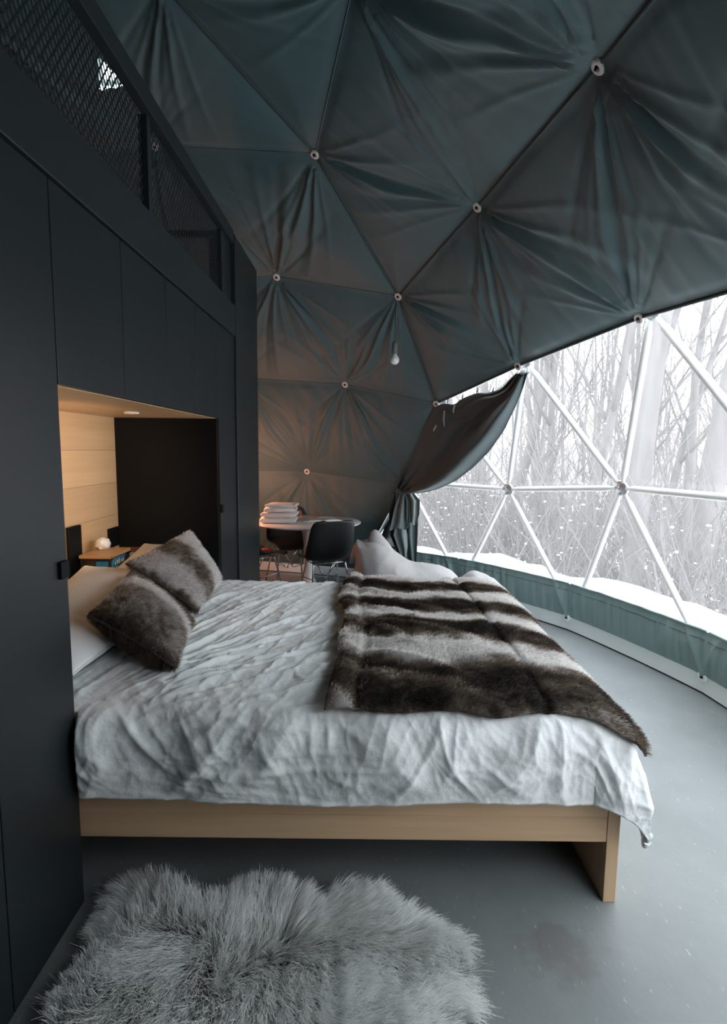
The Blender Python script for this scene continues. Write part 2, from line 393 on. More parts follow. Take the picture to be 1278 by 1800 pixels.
def strip_mesh(tris, key):
    """One sewn cloth strip made of the flat triangles of one band, with folds that fan out from the hubs."""
    ids = sorted({k for t in tris for k in t[1:]})
    vis = False
    for k in ids:
        p, z = pixof(HUB[k])
        if z > 0.15 and -500 < p[0] < 1800 and -500 < p[1] < 1500: vis = True
    n = 74 if vis else 10
    edges = {}
    for t in tris:
        for a, b in ((t[1], t[2]), (t[2], t[3]), (t[3], t[1])):
            edges.setdefault(tuple(sorted((a, b))), 0); edges[tuple(sorted((a, b)))] += 1
    bound = [e for e, c in edges.items() if c == 1]; inner = [e for e, c in edges.items() if c == 2]
    ii, jj = [], []
    for i in range(n+1):
        for j in range(n+1-i): ii.append(i); jj.append(j)
    ii, jj = np.array(ii), np.array(jj); kk = n-ii-jj
    ix = {(a, b): q for q, (a, b) in enumerate(zip(ii.tolist(), jj.tolist()))}
    Fl = []
    for i in range(n):
        for j in range(n-i):
            Fl.append((ix[i, j], ix[i+1, j], ix[i, j+1]))
            if i+j < n-1: Fl.append((ix[i+1, j], ix[i+1, j+1], ix[i, j+1]))
    Fl = np.array(Fl)
    Vs, Fs = [], []; off = 0
    for t in tris:
        A, B, C = HUB[t[1]], HUB[t[2]], HUB[t[3]]
        P = (A*kk[:, None]+B*ii[:, None]+C*jj[:, None])/n
        F = Fl.copy()
        if np.cross(B-A, C-A) @ (A-DC) > 0: F = F[:, ::-1]
        Vs.append(P); Fs.append(F+off); off += len(P)
    V = np.concatenate(Vs); F = np.concatenate(Fs)
    _, first, inv = np.unique(np.round(V, 4), axis=0, return_index=True, return_inverse=True)
    V = V[first]; F = inv.ravel()[F]
    Nin = -(V-DC); Nin /= np.linalg.norm(Nin, axis=1)[:, None]
    db = np.min([dist_seg(V, HUB[a], HUB[b]) for a, b in bound], axis=0)
    disp = 0.055*(1-np.exp(-db/0.28))
    lr = random.Random(hash(key) & 0xffff)
    hubs_here = {}
    for a, b in inner:
        hubs_here.setdefault(a, []).append(b); hubs_here.setdefault(b, []).append(a)
    for h, others in hubs_here.items():
        nh = -GU[h]; v = V-HUB[h]; r = np.linalg.norm(v, axis=1)+1e-9
        for o in others:
            e = HUB[o]-HUB[h]; e = e - nh*(e @ nh); e /= np.linalg.norm(e); f = np.cross(nh, e)
            ph = np.arctan2(v @ f, v @ e)
            bend = 0.10*np.sin(r*2.2+lr.random()*6)
            main = lr.uniform(0.75, 1.1) if GR[h] <= GR[o] else lr.uniform(0.45, 0.9)
            fl = [(lr.uniform(-0.05, 0.05), 0.040*main, lr.uniform(0.06, 0.09)), (lr.uniform(0.11, 0.18), -0.022*main, 0.06), (-lr.uniform(0.12, 0.20), 0.016*main, 0.055), (lr.uniform(0.25, 0.34), 0.022*main, 0.06), (-lr.uniform(0.3, 0.42), -0.014*main, 0.06), (lr.uniform(0.45, 0.6), 0.010, 0.05)]
            g = (r/(r+0.07))*np.exp(-(r/0.75)**1.6)
            for p0, A_, sg in fl:
                disp = disp + (1.55 if GR[h] <= 3 else 1.1)*A_*g*np.exp(-((ph-p0-bend*np.exp(-abs(p0)))/(0.72*sg))**2)
    # soft pleats hanging from the seam and slack ripples
    az = np.arctan2(V[:, 1]-DC[1], V[:, 0]-DC[0])
    x = az*np.linalg.norm((V-DC)[:, :2], axis=1)
    topb = [e for e in bound if GR[e[0]] == GR[e[1]] == min(GR[k] for k in ids)]
    if topb:
        dt = np.min([dist_seg(V, HUB[a], HUB[b]) for a, b in topb], axis=0)
        low = 5 <= max(GR[k] for k in ids)
        disp = disp + (0.012 if low else 0.006)*noise3(x*(9 if low else 14), dt*1.5, key[0]*3.1)*np.exp(-dt/(0.6 if low else 0.35))
    disp = disp + 0.012*noise3(x*1.8+key[0]*7, V[:, 2]*1.5, key[1]*2.0)
    disp = disp*sstep(0.0, 0.07, db)
    return V + Nin*disp[:, None], F

strips = {}
for t in DT:
    if t in WTset: continue
    ids = t[1:]; k = (t[0], min(GR[list(ids)]))
    strips.setdefault(k, []).append(t)
def on_dome(x, y, R):
    d = ray(x, y); d = d/np.linalg.norm(d); o = CP-DC; b = o@d; c = o@o-R*R; return CP + d*(-b+math.sqrt(b*b-c))
VP = [on_dome(*q, RD-0.06) for q in ((172, 88), (226, 142), (178, 148))]       # small vent window above the loft
VU = np.array([(p-DC)/np.linalg.norm(p-DC) for p in VP])
VNORM = [np.cross(VU[i], VU[(i+1) % 3])*np.sign(np.cross(VU[0], VU[1]) @ VU[2]) for i in range(3)]
for k, ts in sorted(strips.items()):
    V, F = strip_mesh(ts, k)
    cu = V[F].mean(1)-DC; ins = np.all([cu @ q > 0 for q in VNORM], axis=0)
    F = F[~ins]
    obj_np('panel', V, F, M['lining'], wallback if k[1] >= 4 else ceiling)

# welted seams along the icosahedral lines and rings
allb = {}
for k, ts in strips.items():
    ed = {}
    for t in ts:
        for a, b in ((t[1], t[2]), (t[2], t[3]), (t[3], t[1])):
            e = tuple(sorted((a, b))); ed[e] = ed.get(e, 0)+1
    for e, c in ed.items():
        if c == 1: allb.setdefault(e, []).append(k)
strong = set()
for e, ks in allb.items():
    if len({q[0] for q in ks}) > 1 and min(GR[list(e)]) < 4 and not (GR[e[0]] == GR[e[1]]): strong.add(e)          # between two faces of the icosahedron
wtedges = {tuple(sorted(p)) for t in WT for p in ((t[1], t[2]), (t[2], t[3]), (t[3], t[1]))}
for e in allb:
    if GR[e[0]] >= 6 and GR[e[1]] >= 6: continue
    a, b = HUB[e[0]], HUB[e[1]]
    main = e in strong or e in wtedges or (GR[e[0]] == GR[e[1]] == 3 and min(GU[e[0]][0], GU[e[1]][0]) > GU[hE][0]-0.01)
    r = 0.0085 if main else 0.0035
    tt = np.linspace(0, 1, 9)[:, None]; pts = a+(b-a)*tt
    nn = -(pts-DC); nn /= np.linalg.norm(nn, axis=1)[:, None]
    pts = pts + nn*(0.004 if main else 0.002)
    obj_tubes('seam', [(pts, r, 6)], M['seam'] if main else M['lining'], ceiling if min(GR[list(e)]) <= 4 else wallback)

# steel washers where the lining is bolted to the frame
def washer(k, parent, pos=None, nin=None, m='washer', r=0.034):
    n_ = -GU[k] if nin is None else nin; p = (HUB[k] if pos is None else pos) + n_*0.012
    w = lathe('washer', [(0.011, 0.004), (0.013, 0.007), (r*0.62, 0.009), (r*0.92, 0.006), (r, 0.002), (r*0.98, -0.004), (0.0, -0.005)], M[m], parent, 28, p, n_)
    lathe('bolt', [(0.0, 0.014), (0.006, 0.014), (0.0065, 0.006), (0.011, 0.0055), (0.012, 0.0), (0.0, 0.0)], M['bolt'], w, 12, p+n_*0.003, n_)
lin_hubs = {k for ts in strips.values() for t in ts for k in t[1:]}
for k in sorted(lin_hubs):
    if GR[k] in (1, 2, 3, 4) or (GR[k] == 5 and k in (hD, hK)):
        p, z = pixof(HUB[k])
        if z > -2.5: washer(k, ceiling if GR[k] <= 4 else wallback)

# ------------------------------------------------------------------ window: struts, joints, vinyl panes
window = empty('window_1', label='panoramic triangulated window of clear vinyl between white metal struts', cat='window', kind='structure')
RS = 4.075
SH = DC + RS*GU
def hubfix(k, x, y):
    d = ray(x, y); dist = np.linalg.norm(SH[k]-CP); SH[k] = CP + d/np.linalg.norm(d)*dist
hubfix(hM, 1093, 858); hubfix(hL, 893, 860)
sedges = sorted({e for e in wtedges if not (GR[e[0]] == 6 and GR[e[1]] == 6)})
for a, b in sedges:
    A, B = SH[a], SH[b]; d = (B-A)/np.linalg.norm(B-A)
    t = np.array([0.03, 0.075, 0.11, 0.5])
    L = np.linalg.norm(B-A)
    pts = [A+d*0.05, A+d*0.10, A+d*0.13, (A+B)/2, B-d*0.13, B-d*0.10, B-d*0.05]
    obj_tubes('strut', [(pts, [0.012, 0.017, 0.0235, 0.0235, 0.0235, 0.017, 0.012], 10)], M['strut'], window)
for k in sorted({q for e in sedges for q in e if GR[q] in (4, 5)}):
    n_ = -GU[k]
    lathe('joint', [(0.0, 0.03), (0.010, 0.03), (0.011, 0.018), (0.030, 0.016), (0.055, 0.010), (0.058, 0.0), (0.055, -0.012), (0.0, -0.014)], M['joint'], window, 16, SH[k], n_)
for t in WT:
    P = np.array([DC + (RS+0.035)*GU[k] for k in t[1:]])
    n = 8; V = []; F = []; ix = {}
    for i in range(n+1):
        for j in range(n+1-i):
            ix[i, j] = len(V); V.append((P[0]*(n-i-j)+P[1]*i+P[2]*j)/n)
    for i in range(n):
        for j in range(n-i):
            F.append((ix[i, j], ix[i+1, j], ix[i, j+1]))
            if i+j < n-1: F.append((ix[i+1, j], ix[i+1, j+1], ix[i, j+1]))
    V = np.array(V); nn = (V-DC)/np.linalg.norm(V-DC, axis=1)[:, None]
    V = V + nn*(0.004*noise3(V[:, 0]*5, V[:, 1]*5, V[:, 2]*5))[:, None]
    obj_np('pane', V, F, M['vinyl'], window)

vent = empty('window_2', label='small triangular vent window in the lining above the loft', cat='window', kind='structure')
obj_np('pane', np.array([DC+VU[i]*(RD+0.01) for i in range(3)]), [(0, 1, 2)], M['vinyl'], vent, False)
for i in range(3):
    obj_tubes('frame_bar', [([DC+VU[i]*(RD-0.05), DC+VU[(i+1) % 3]*(RD-0.05)], 0.02, 8)], M['strut'], vent)

# kickboard and cloth skirt round the foot of the dome
base = [k for k in range(len(GR)) if GR[k] == 6]; base.sort(key=lambda k: azim(GU[k]))
NB = len(base)
kick = empty('baseboard_1', label='low white curved board round the foot of the dome', cat='baseboard', kind='structure')
skirt = empty('trim_1', label='grey green cloth skirt under the panoramic window', cat='trim', kind='structure')
def ring_piece(a, b, R, z0, z1, th):
    A = np.array([DC[0]+R*GU[a][0], DC[1]+R*GU[a][1]]); B = np.array([DC[0]+R*GU[b][0], DC[1]+R*GU[b][1]])
    return A, B
for q in range(NB):
    a, b = base[q], base[(q+1) % NB]
    # board: a gentle arc between the hubs
    n = 9; ts = np.linspace(0, 1, n); prof = []
    az0, az1 = azim(GU[a]), azim(GU[b]); az1 = az0 + ((az1-az0) % (2*PI)); azs = az0 + (az1-az0)*ts
    def arcR(R): return R*(0.45 + 0.55*math.cos((az1-az0)/2)/np.cos(azs-(az0+az1)/2))
    ri = arcR(4.0); ro = ri+0.022
    rows_ = [(ri, 0.012), (ri, 0.150), (ro, 0.150), (ro, 0.012)]
    V = np.concatenate([np.stack([DC[0]+r*np.cos(azs), DC[1]+r*np.sin(azs), np.full(n, z)], 1) for r, z in rows_])
    F = []
    for u in range(4):
        for i in range(n-1): F.append((u*n+i, u*n+i+1, ((u+1) % 4)*n+i+1, ((u+1) % 4)*n+i))
    obj_np('board', V, F, M['kick'], kick, smooth=False)
    rows2 = [(ri+0.004, -0.002), (ri+0.004, 0.013), (ro+0.01, 0.013), (ro+0.01, -0.002)]
    V = np.concatenate([np.stack([DC[0]+r*np.cos(azs), DC[1]+r*np.sin(azs), np.full(n, z)], 1) for r, z in rows2])
    obj_np('gap_strip', V, F, M['gap'], kick, smooth=False)  # black strip filling the gap under the white board
    mid = (azs[0]+azs[-1])/2; dm = (AZK-mid) % (2*PI); dm = dm-2*PI if dm > PI+1 else dm
    if math.radians(-12) < dm < WSPAN+0.1:
        nu, nv = 90, 16; u = np.linspace(0, 1, nu)[:, None]; v = np.linspace(0, 1, nv)[None]
        aa = az0+(az1-az0)*u; R0 = 4.0*(0.45+0.55*math.cos((az1-az0)/2)/np.cos(aa-mid))
        z = 0.125 + 0.275*v
        s = aa*4.0
        fold = 0.015*noise3(s*16, v*0.8, 3.0)+0.012*noise3(s*38, v*0.7, 5.0)
        bulge = 0.02*np.sin(PI*v)
        # the struts stand behind the cloth and press through it
        press = 0
        for c in (0.0, 1.0):
            for sg in (-1, 1):
                press = press + 0.012*np.exp(-(((u-c) - sg*0.20*v*0.55-0.0*v)/0.012)**2)
        inn = 0.030*(1-v)*0+0.012
        R = R0 - inn - fold*(0.35+0.65*np.sin(PI*np.clip(v, 0, 1))) - bulge*0.4 - press + 0.0*z
        X = DC[0]+R*np.cos(aa); Y = DC[1]+R*np.sin(aa); Z = np.broadcast_to(z, X.shape) + 0.004*noise3(s*6, 0, 1.0)*v
        P = np.stack([X, Y, Z], -1)
        so = obj_np('skirt_panel', P.reshape(-1, 3), grid_faces(nu, nv), M['skirt'], skirt)
        hem = P[:, -1] + np.array([0, 0, 0.002]); obj_tubes('hem', [(hem[::3], 0.008, 6)], M['skirt'], so)
        hem2 = P[:, -4]; obj_tubes('stitch_line', [(hem2[::3], 0.0022, 5)], M['seam'], so)
for q in range(NB):
    k = base[q]; az0 = azim(GU[k]); dm = (AZK-az0) % (2*PI); dm = dm-2*PI if dm > PI+1 else dm
    if math.radians(-12) < dm < WSPAN:
        n_ = -np.array([math.cos(az0), math.sin(az0), 0]); p = DC*[1, 1, 0]+np.array([math.cos(az0)*3.998, math.sin(az0)*3.998, 0.112])
        washer(k, kick, p, n_, 'kick', 0.036)

# ------------------------------------------------------------------ left partition with the bed alcove and the loft guard
XW = -0.90; AY0, AY1, AZT = 1.632, 3.42, 1.66; XB = -1.55
wl_ = empty('wall_left', label='dark painted panelled partition with the bed alcove and mesh guard above', cat='wall', kind='structure')
T = 0.022
G_ = 0.0022
def panel(y0, y1, z0, z1, x=XW, name='panel', m='paint'):
    return box(name, (x-T, y0+G_, z0+G_), (x, y1-G_, z1-G_), M[m], wl_, 0.0015)
for y0, y1 in ((-0.55, 0.15), (0.15, 0.70), (0.70, 1.27), (1.27, AY0)): panel(y0, y1, 0.0, 2.235)
for y0, y1 in ((AY0, 2.09), (2.09, 2.545), (2.545, 2.975), (2.975, AY1)): panel(y0, y1, AZT, 2.235)
panel(AY1, 3.845, 0.0, 2.235)
# post at the far end and beam along the top, a little proud of the panels
box('post', (XW-0.16, 3.845, 0), (XW+0.015, 4.60, 2.905), M['beam'], wl_, 0.003)
box('beam', (XW-0.16, -0.55, 2.237), (XW+0.012, 3.843, 2.440), M['beam'], wl_, 0.003)
box('top_rail', (XW-0.035, -0.55, 2.845), (XW+0.010, 3.843, 2.925), M['meshmetal'], wl_, 0.003)
box('guard_post', (XW-0.05, 2.42, 2.44), (XW-0.012, 2.46, 2.845), M['meshmetal'], wl_, 0.002)
box('guard_post', (XW-0.05, 3.60, 2.44), (XW-0.012, 3.64, 2.845), M['meshmetal'], wl_, 0.002)
box('guard_panel', (XW-0.05, 3.64, 2.44), (XW-0.015, 3.843, 2.845), M['paint'], wl_, 0.002)
box('guard_rail', (-1.9, 3.60, 2.80), (XW-0.05, 3.635, 2.835), M['meshmetal'], wl_, 0.002)
# expanded metal mesh: lattice of flat strands, real holes
def mesh_guard(y0, y1, z0, z1):
    cw, ch = 0.032, 0.046; parts = []
    ny, nz = int((y1-y0)/cw), int(round((z1-z0)/ch)); ch = (z1-z0)/nz; w = 0.0032; x0, x1 = XW-0.0345, XW-0.0325
    quads = []
    for i in range(ny):
        for j in range(nz):
            ya = y0+i*cw; za = z0+j*ch; m_ = (ya+cw/2, za+ch/2)
            for (p, q) in (((ya, za+ch/2), (ya+cw/2, za+ch)), ((ya+cw/2, za+ch), (ya+cw, za+ch/2)), ((ya, za+ch/2), (ya+cw/2, za)), ((ya+cw/2, za), (ya+cw, za+ch/2))):
                d = np.array(q)-np.array(p); nn = np.array([-d[1], d[0]])/np.linalg.norm(d)*w
                a, b, c, e = np.array(p)+nn, np.array(q)+nn, np.array(q)-nn, np.array(p)-nn
                quads.append([(x, *t) for x in (x0, x1) for t in (a, b, c, e)])
    V = np.array(quads).reshape(-1, 3); o = np.arange(len(quads))[:, None, None]*8
    F = (np.array([(3, 2, 1, 0), (4, 5, 6, 7), (0, 1, 5, 4), (2, 3, 7, 6)])[None]+o).reshape(-1, 4)
    obj_np('mesh_guard', V, F, M['meshmetal'], wl_, smooth=False, kind='stuff')
mesh_guard(0.9, 2.42, 2.44, 2.845); mesh_guard(2.46, 3.60, 2.44, 2.845)
# loft deck, closing panels
box('loft_deck', (-3.6, -0.3, 2.240), (XW-0.165, 4.58, 2.30), M['black'], wl_, 0)
box('loft_end_panel', (-2.9, 4.50, 0), (XW-0.165, 4.58, 2.238), M['paint'], wl_, 0)
# alcove lining: plywood back in boards, dark sides, plywood soffit
zz = [0.0, 0.36, 0.66, 0.86, 1.06, 1.26, 1.46, AZT]
for z0, z1 in zip(zz[:-1], zz[1:]): box('board', (XB-0.02, AY0-0.02, z0+0.0006), (XB, AY1, z1-0.0006), M['ply_y'], wl_, 0.0006)
box('alcove_side_panel', (XB-0.02, AY1+0.001, 0), (XW-T-0.001, AY1+0.02, AZT+0.02), M['black'], wl_, 0)
box('alcove_side_panel', (XB-0.02, AY0-0.04, 0), (XW-T-0.001, AY0-0.021, AZT+0.02), M['paint'], wl_, 0)
box('soffit', (XB-0.02, AY0-0.02, AZT), (XW-T-0.001, AY1, AZT+0.02), M['ply_y'], wl_, 0)
box('headboard_ledge', (XB+0.001, AY0, 0.70), (XB+0.20, AY1-0.002, 0.735), M['walnut'], wl_, 0.002)
box('headboard_panel', (XB+0.17, AY0, 0.002), (XB+0.20, AY1-0.002, 0.699), M['walnut'], wl_, 0.002)
# panel pulls
for y, z in ((3.432, 1.10), (1.60, 1.115)):
    bm = bmesh.new(); add_box(bm, (XW+0.001, y-0.022, z-0.026), (XW+0.012, y+0.022, z+0.026), 0.002)
    obj_bm('handle', bm, M['black'], wl_)
# downlight under the soffit
dl = lathe('downlight', [(0.0, 0.004), (0.022, 0.004), (0.026, -0.006), (0.036, -0.007), (0.038, 0.0), (0.03, 0.004)], M['washer'], None, 24, (-1.20, 2.85, AZT-0.003), label='small round steel downlight set into the alcove soffit', cat='light')

# ------------------------------------------------------------------ fur
def fur(name, P, N, comb, length, col, parent, m, width=0.0009, segs=3, lean=0.6, clump=0.0, clump_cell=0.03, droop=0.0, rs=0, kind='stuff', tipgain=1.2, rootgain=0.75):
    r = np.random.default_rng(rs); n = len(P)
    length = np.broadcast_to(length, (n,)).astype(float)
    t = np.linspace(0, 1, segs+1)[None, :, None]
    dirv = N*(1-lean*0.5) + comb*lean + r.normal(size=(n, 3))*0.16
    dirv /= np.linalg.norm(dirv, axis=1)[:, None]
    L = length[:, None, None]
    curve = dirv[:, None]*L*t + comb[:, None]*L*lean*0.45*t**2 - np.array([0, 0, 1.])*L*droop*t**2
    if clump:
        ang = noise3(P[:, 0]/clump_cell*0.9, P[:, 1]/clump_cell*0.9, P[:, 2]/clump_cell*0.9)
        cx = np.floor(P/clump_cell+r.normal(size=P.shape)*0.18)
        cen = (cx+0.5)*clump_cell; d = cen-P; d = d - N*(d*N).sum(1)[:, None]
        curve = curve + d[:, None]*clump*t**1.3
    Q = P[:, None]+curve
    tang = dirv
    side = np.cross(tang, r.normal(size=(n, 3))); side /= np.linalg.norm(side, axis=1)[:, None]+1e-9
    w = width*(1.0-0.8*t)*r.uniform(0.7, 1.3, size=(n, 1, 1))
    V = np.stack([Q-side[:, None]*w, Q+side[:, None]*w], 2).reshape(n, -1, 3)
    k = (segs+1)*2
    f = np.array([(2*i, 2*i+1, 2*i+3, 2*i+2) for i in range(segs)])
    F = (f[None]+np.arange(n)[:, None, None]*k).reshape(-1, 4)
    g = (rootgain+(tipgain-rootgain)*t)                          # strand colour runs from darker root to paler tip
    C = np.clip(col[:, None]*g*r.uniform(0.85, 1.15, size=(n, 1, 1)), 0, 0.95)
    C = np.repeat(C[:, :, None], 2, 2).reshape(-1, 3)
    return obj_np(name, V.reshape(-1, 3), F, m, parent, True, C, kind=kind)

def sample_grid(P, N, n, r, mask=None):
    """random points on a (nu,nv,3) grid surface, by area; returns points, normals, u, v."""
    a = np.linalg.norm(np.cross(P[1:, :-1]-P[:-1, :-1], P[:-1, 1:]-P[:-1, :-1]), axis=-1)
    if mask is not None: a = a*mask[:-1, :-1]
    p = a.ravel()/a.sum(); c = r.choice(len(p), n, p=p); i, j = np.unravel_index(c, a.shape)
    fu, fv = r.random(n), r.random(n)
    def lerp(A): return (A[i, j]*((1-fu)*(1-fv))[:, None]+A[i+1, j]*(fu*(1-fv))[:, None]+A[i, j+1]*((1-fu)*fv)[:, None]+A[i+1, j+1]*(fu*fv)[:, None])
    n_ = lerp(N); n_ /= np.linalg.norm(n_, axis=1)[:, None]
    return lerp(P), n_, (i+fu)/(P.shape[0]-1), (j+fv)/(P.shape[1]-1)

# ------------------------------------------------------------------ bed
BY0, BY1, BX0, BX1 = 1.652, 3.385, -1.34, 0.848
bed = empty('bed', (0, 0, 0), label='low maple bed frame standing out of the wall alcove', cat='bed')
for y, nm in ((BY0, 'side_rail'), (BY1-0.03, 'side_rail')):
    r_ = box(nm, (BX0, y, 0.214), (BX1-0.042, y+0.03, 0.300), M['maple_x'], bed, 0.0015)
    box('rail_lamella', (BX0, y, 0.3006), (BX1-0.042, y+0.03, 0.345), M['maple_x'], r_, 0.0012)
    box('rail_lamella', (BX0, y-0.004, 0.3458), (BX1+0.002, y+0.05, 0.386), M['maple_x'], r_, 0.002)
box('end_panel', (BX1-0.041, BY0-0.002, 0.0), (BX1, BY1+0.002, 0.3452), M['maple_z'], bed, 0.002)
box('head_leg_panel', (BX0, BY0+0.04, 0.0), (BX0+0.04, BY1-0.04, 0.34), M['maple_z'], bed, 0.002)
box('foot_rail', (BX1-0.041, BY0+0.05, 0.346), (BX1, BY1-0.05, 0.386), M['maple_z'], bed, 0.002)
for i in range(12):
    x = BX0+0.12+i*0.165; box('slat', (x, BY0+0.031, 0.30), (x+0.07, BY1-0.031, 0.318), M['maple_z'], bed, 0)
M['cotton'] = mat('white_cotton', (0.74, 0.765, 0.775), 0.85, bump=0.25, bscale=55, sheen=0.2, spec=0.2, var=0.02, vscale=8)
M['sheet'] = mat('pale_sheet', (0.60, 0.64, 0.66), 0.85, bump=0.2, bscale=60, spec=0.2)
bm = bmesh.new(); add_box(bm, (BX0+0.01, BY0+0.02, 0.388), (BX1-0.05, BY1-0.02, 0.60), 0.05)
obj_bm('mattress', bm, M['sheet'], smooth=True, label='pale mattress on the maple bed frame under the duvet', cat='mattress')

TOPZ = 0.655
XE, YN, YF = 0.735, 1.735, 3.31          # where the duvet starts to roll over the foot, near and far edges
RR = 0.125
def prof(s, r, flare=0.06):
    s = np.asarray(s, float); th = np.clip(s/r, 0, PI/2)
    ext = np.where(s <= 0, s, r*np.sin(th)+np.maximum(0, s-r*PI/2)*flare); dr = np.where(s <= 0, 0, r*(1-np.cos(th))+np.maximum(0, s-r*PI/2))
    return ext, dr
def duvet_base(a, b):
    qx = np.maximum(0, a-XE); qn = np.maximum(0, YN-b); qf = np.maximum(0, b-YF); qy = qn+qf
    p = 2.5; sq = (qx**p+qy**p)**(1/p); rr_ = np.hypot(qx, qy)+1e-9
    ext, dr = prof(sq, RR, 0.05)
    mixc = np.minimum(qx, qy)/(np.maximum(qx, qy)+1e-9)            # 0 on the straight sides, 1 on the corner's diagonal
    ext = ext*(1+0.12*mixc)+0.085*mixc*sstep(0.05, 0.3, dr)
    dx_, dy_ = qx/rr_, (qf-qn)/rr_
    X = np.where(qx > 0, XE, a)+ext*dx_; Y = np.where(qn > 0, YN, np.where(qf > 0, YF, b))+ext*dy_
    cr = 0.022*np.sin(np.clip((b-1.7)/1.6, 0, 1)*PI)**0.6*sstep(0.85, 0.4, a)
    return np.stack([X, Y, TOPZ-dr+cr+0*a], -1), qx, qy
def crumple(x, y, seed, o=3):
    """sharp creased cloth: ridged noise on a warped plane, octaves added"""
    wx = x+0.35*noise3(x*1.3, y*1.3, seed); wy = y+0.35*noise3(x*1.3+9, y*1.3, seed+3); t, a_ = 0, 1.0
    for k in range(o):
        t = t+a_*(1-np.minimum(1, np.abs(noise3(wx*2**k, wy*2**k, seed+7*k))*2.1))**2; a_ *= 0.5
    return t
NA, NBv = 520, 400
aa = np.linspace(-1.42, 1.125, NA)[:, None]+np.zeros((1, NBv)); bb = np.linspace(1.393, 3.62, NBv)[None]+np.zeros((NA, 1))
def duvet_disp(a, b):
    side = np.maximum(0, YN-b); foot = np.maximum(0, a-XE)
    d = 0.012*fbm(a*1.6, b*1.6, 2.0, 3)
    # long creases that fan out from under the cushions across the top and over the near edge
    ca, cb = -1.05, 1.50
    ph = np.arctan2(b-cb, a-ca); r = np.hypot(a-ca, b-cb)
    top = sstep(1.60, 1.85, b)
    f1 = crumple(ph*7.5, r*1.05, 4.0, 3)
    d = d + 0.017*f1*sstep(0.3, 0.6, r)*sstep(1.9, 0.8, r)*sstep(0.35, -0.25, a)*(0.55+0.45*top)
    f2 = crumple((a*0.93-b*0.36)*6.5, (a*0.36+b*0.93)*0.95, 6.0, 3)
    d = d + 0.009*f2*top*sstep(0.3, -0.15, a)
    # hanging side: slanted drapes spreading downwards, crumpled in between
    w = sstep(0.02, 0.14, side)*(1-0.75*sstep(0.25, 0.34, side))
    s1 = noise3((a+0.55*side)*4.6+0.7*noise3(a*2.4, side*3), side*1.8, 1.0)
    d = d + w*(0.038*s1*(0.5+1.4*side))
    d = d + w*0.020*crumple((a-0.55*side)*3.4, (side+0.15*a)*1.7, 13.0, 4)*(0.75+0.5*noise3(a*1.5, 0, 2))
    d = d + w*0.010*crumple((a+0.9*side)*3.0, (side-0.6*a)*1.5, 21.0, 3)
    d = d + 0.0035*crumple(a*7, b*7, 3.3, 2) + 0.0016*fbm(a*30, b*30, 1.1, 2)
    d = d + sstep(0.02, 0.15, foot)*0.02*noise3(b*4.5, foot*2, 8.0)
    return d
DB, ddx, ddy = duvet_base(aa, bb)
DN = grid_normals(DB)
if DN[NA//2, NBv//2, 2] < 0: DN = -DN
DD = duvet_disp(aa, bb)
hemw = sstep(1.40, 1.36, bb)
DP = DB+DN*DD[..., None]
# wavy hem of the hanging side: longer in the middle, drawn up at places
near = sstep(YN-0.12, 1.36, bb)
DP[..., 2] += near*(0.007*noise3(aa*2.3, 0.5, 7.0)+0.004*noise3(aa*9, 0.2, 2.0)) - near*0.012*np.exp(-((aa+0.15)/0.35)**2)
DP[..., 2] = np.maximum(DP[..., 2], 0.26)
lim = 1.640-0.16*sstep(-0.90, -0.85, DP[..., 0]); DP[..., 1] = np.maximum(DP[..., 1], lim)
farw = sstep(YF, YF+0.1, bb); DP[..., 2] = np.where(farw > 0, np.maximum(DP[..., 2], 0.40), DP[..., 2])
duvet = obj_np('duvet', DP.reshape(-1, 3), grid_faces(NA, NBv), M['cotton'], label='wrinkled white duvet spread over the bed and hanging down its side', cat='duvet')
sm = duvet.modifiers.new('thickness', 'SOLIDIFY'); sm.thickness = 0.018; sm.offset = -1
# sheet edge peeping out below the duvet
nu = 120; xs = np.linspace(-0.93, 0.35, nu)
rows_s = []
for k, v in enumerate(np.linspace(0, 1, 6)):
    rows_s.append(np.stack([xs, 1.664-0.024*v+0.012*noise3(xs*9, v, 3.0), 0.43-0.052*v-0.012*v*np.exp(-((xs-0.0)/0.3)**2)+0.006*noise3(xs*6, v*2, 1.0)*v], -1))
SP = np.array(rows_s); so = obj_np('bed_sheet', SP.reshape(-1, 3), grid_faces(6, nu), M['sheet'], label='pale sheet edge showing below the duvet hem on the rail', cat='sheet')
so.modifiers.new('thickness', 'SOLIDIFY').thickness = 0.004

# ------------------------------------------------------------------ fur throw
TA0, TA1, TB0, TB1 = -0.125, 0.915, 1.655, 3.36
nu, nv = 150, 210
ua = np.linspace(0, 1, nu)[:, None]; vb = np.linspace(0, 1, nv)[None]
ta = TA0+(TA1-TA0)*ua + 0.028*np.sin(vb*7.0+0.6)*(1-ua)+0.02*noise3(vb*4, 0.3, 1)*(1-ua) - 0.0*vb
ta = ta + 0.06*(1-ua)*sstep(0.25, 0.45, vb)*sstep(0.75, 0.5, vb)
tb = TB0+(TB1-TB0)*vb + 0.02*noise3(ua*5, 0.7, 2)*(1-vb) - 0.10*sstep(0.75, 1.0, ua)*(1-vb)*0.6
TBs, _, _ = duvet_base(ta, tb); TN = grid_normals(TBs)
if TN[nu//2, nv//2, 2] < 0: TN = -TN
mar = np.minimum(np.minimum(ua, 1-ua)*1.1, np.minimum(vb, 1-vb)*1.7)
tf = 0.018*ridge(noise3((ta*0.35+tb*1.0)*5.5, (ta-tb*0.3)*2.0, 5.0), 2.0)**2*sstep(0.65, 0.2, ua) + 0.012*fbm(ta*5, tb*5, 2.2, 3)
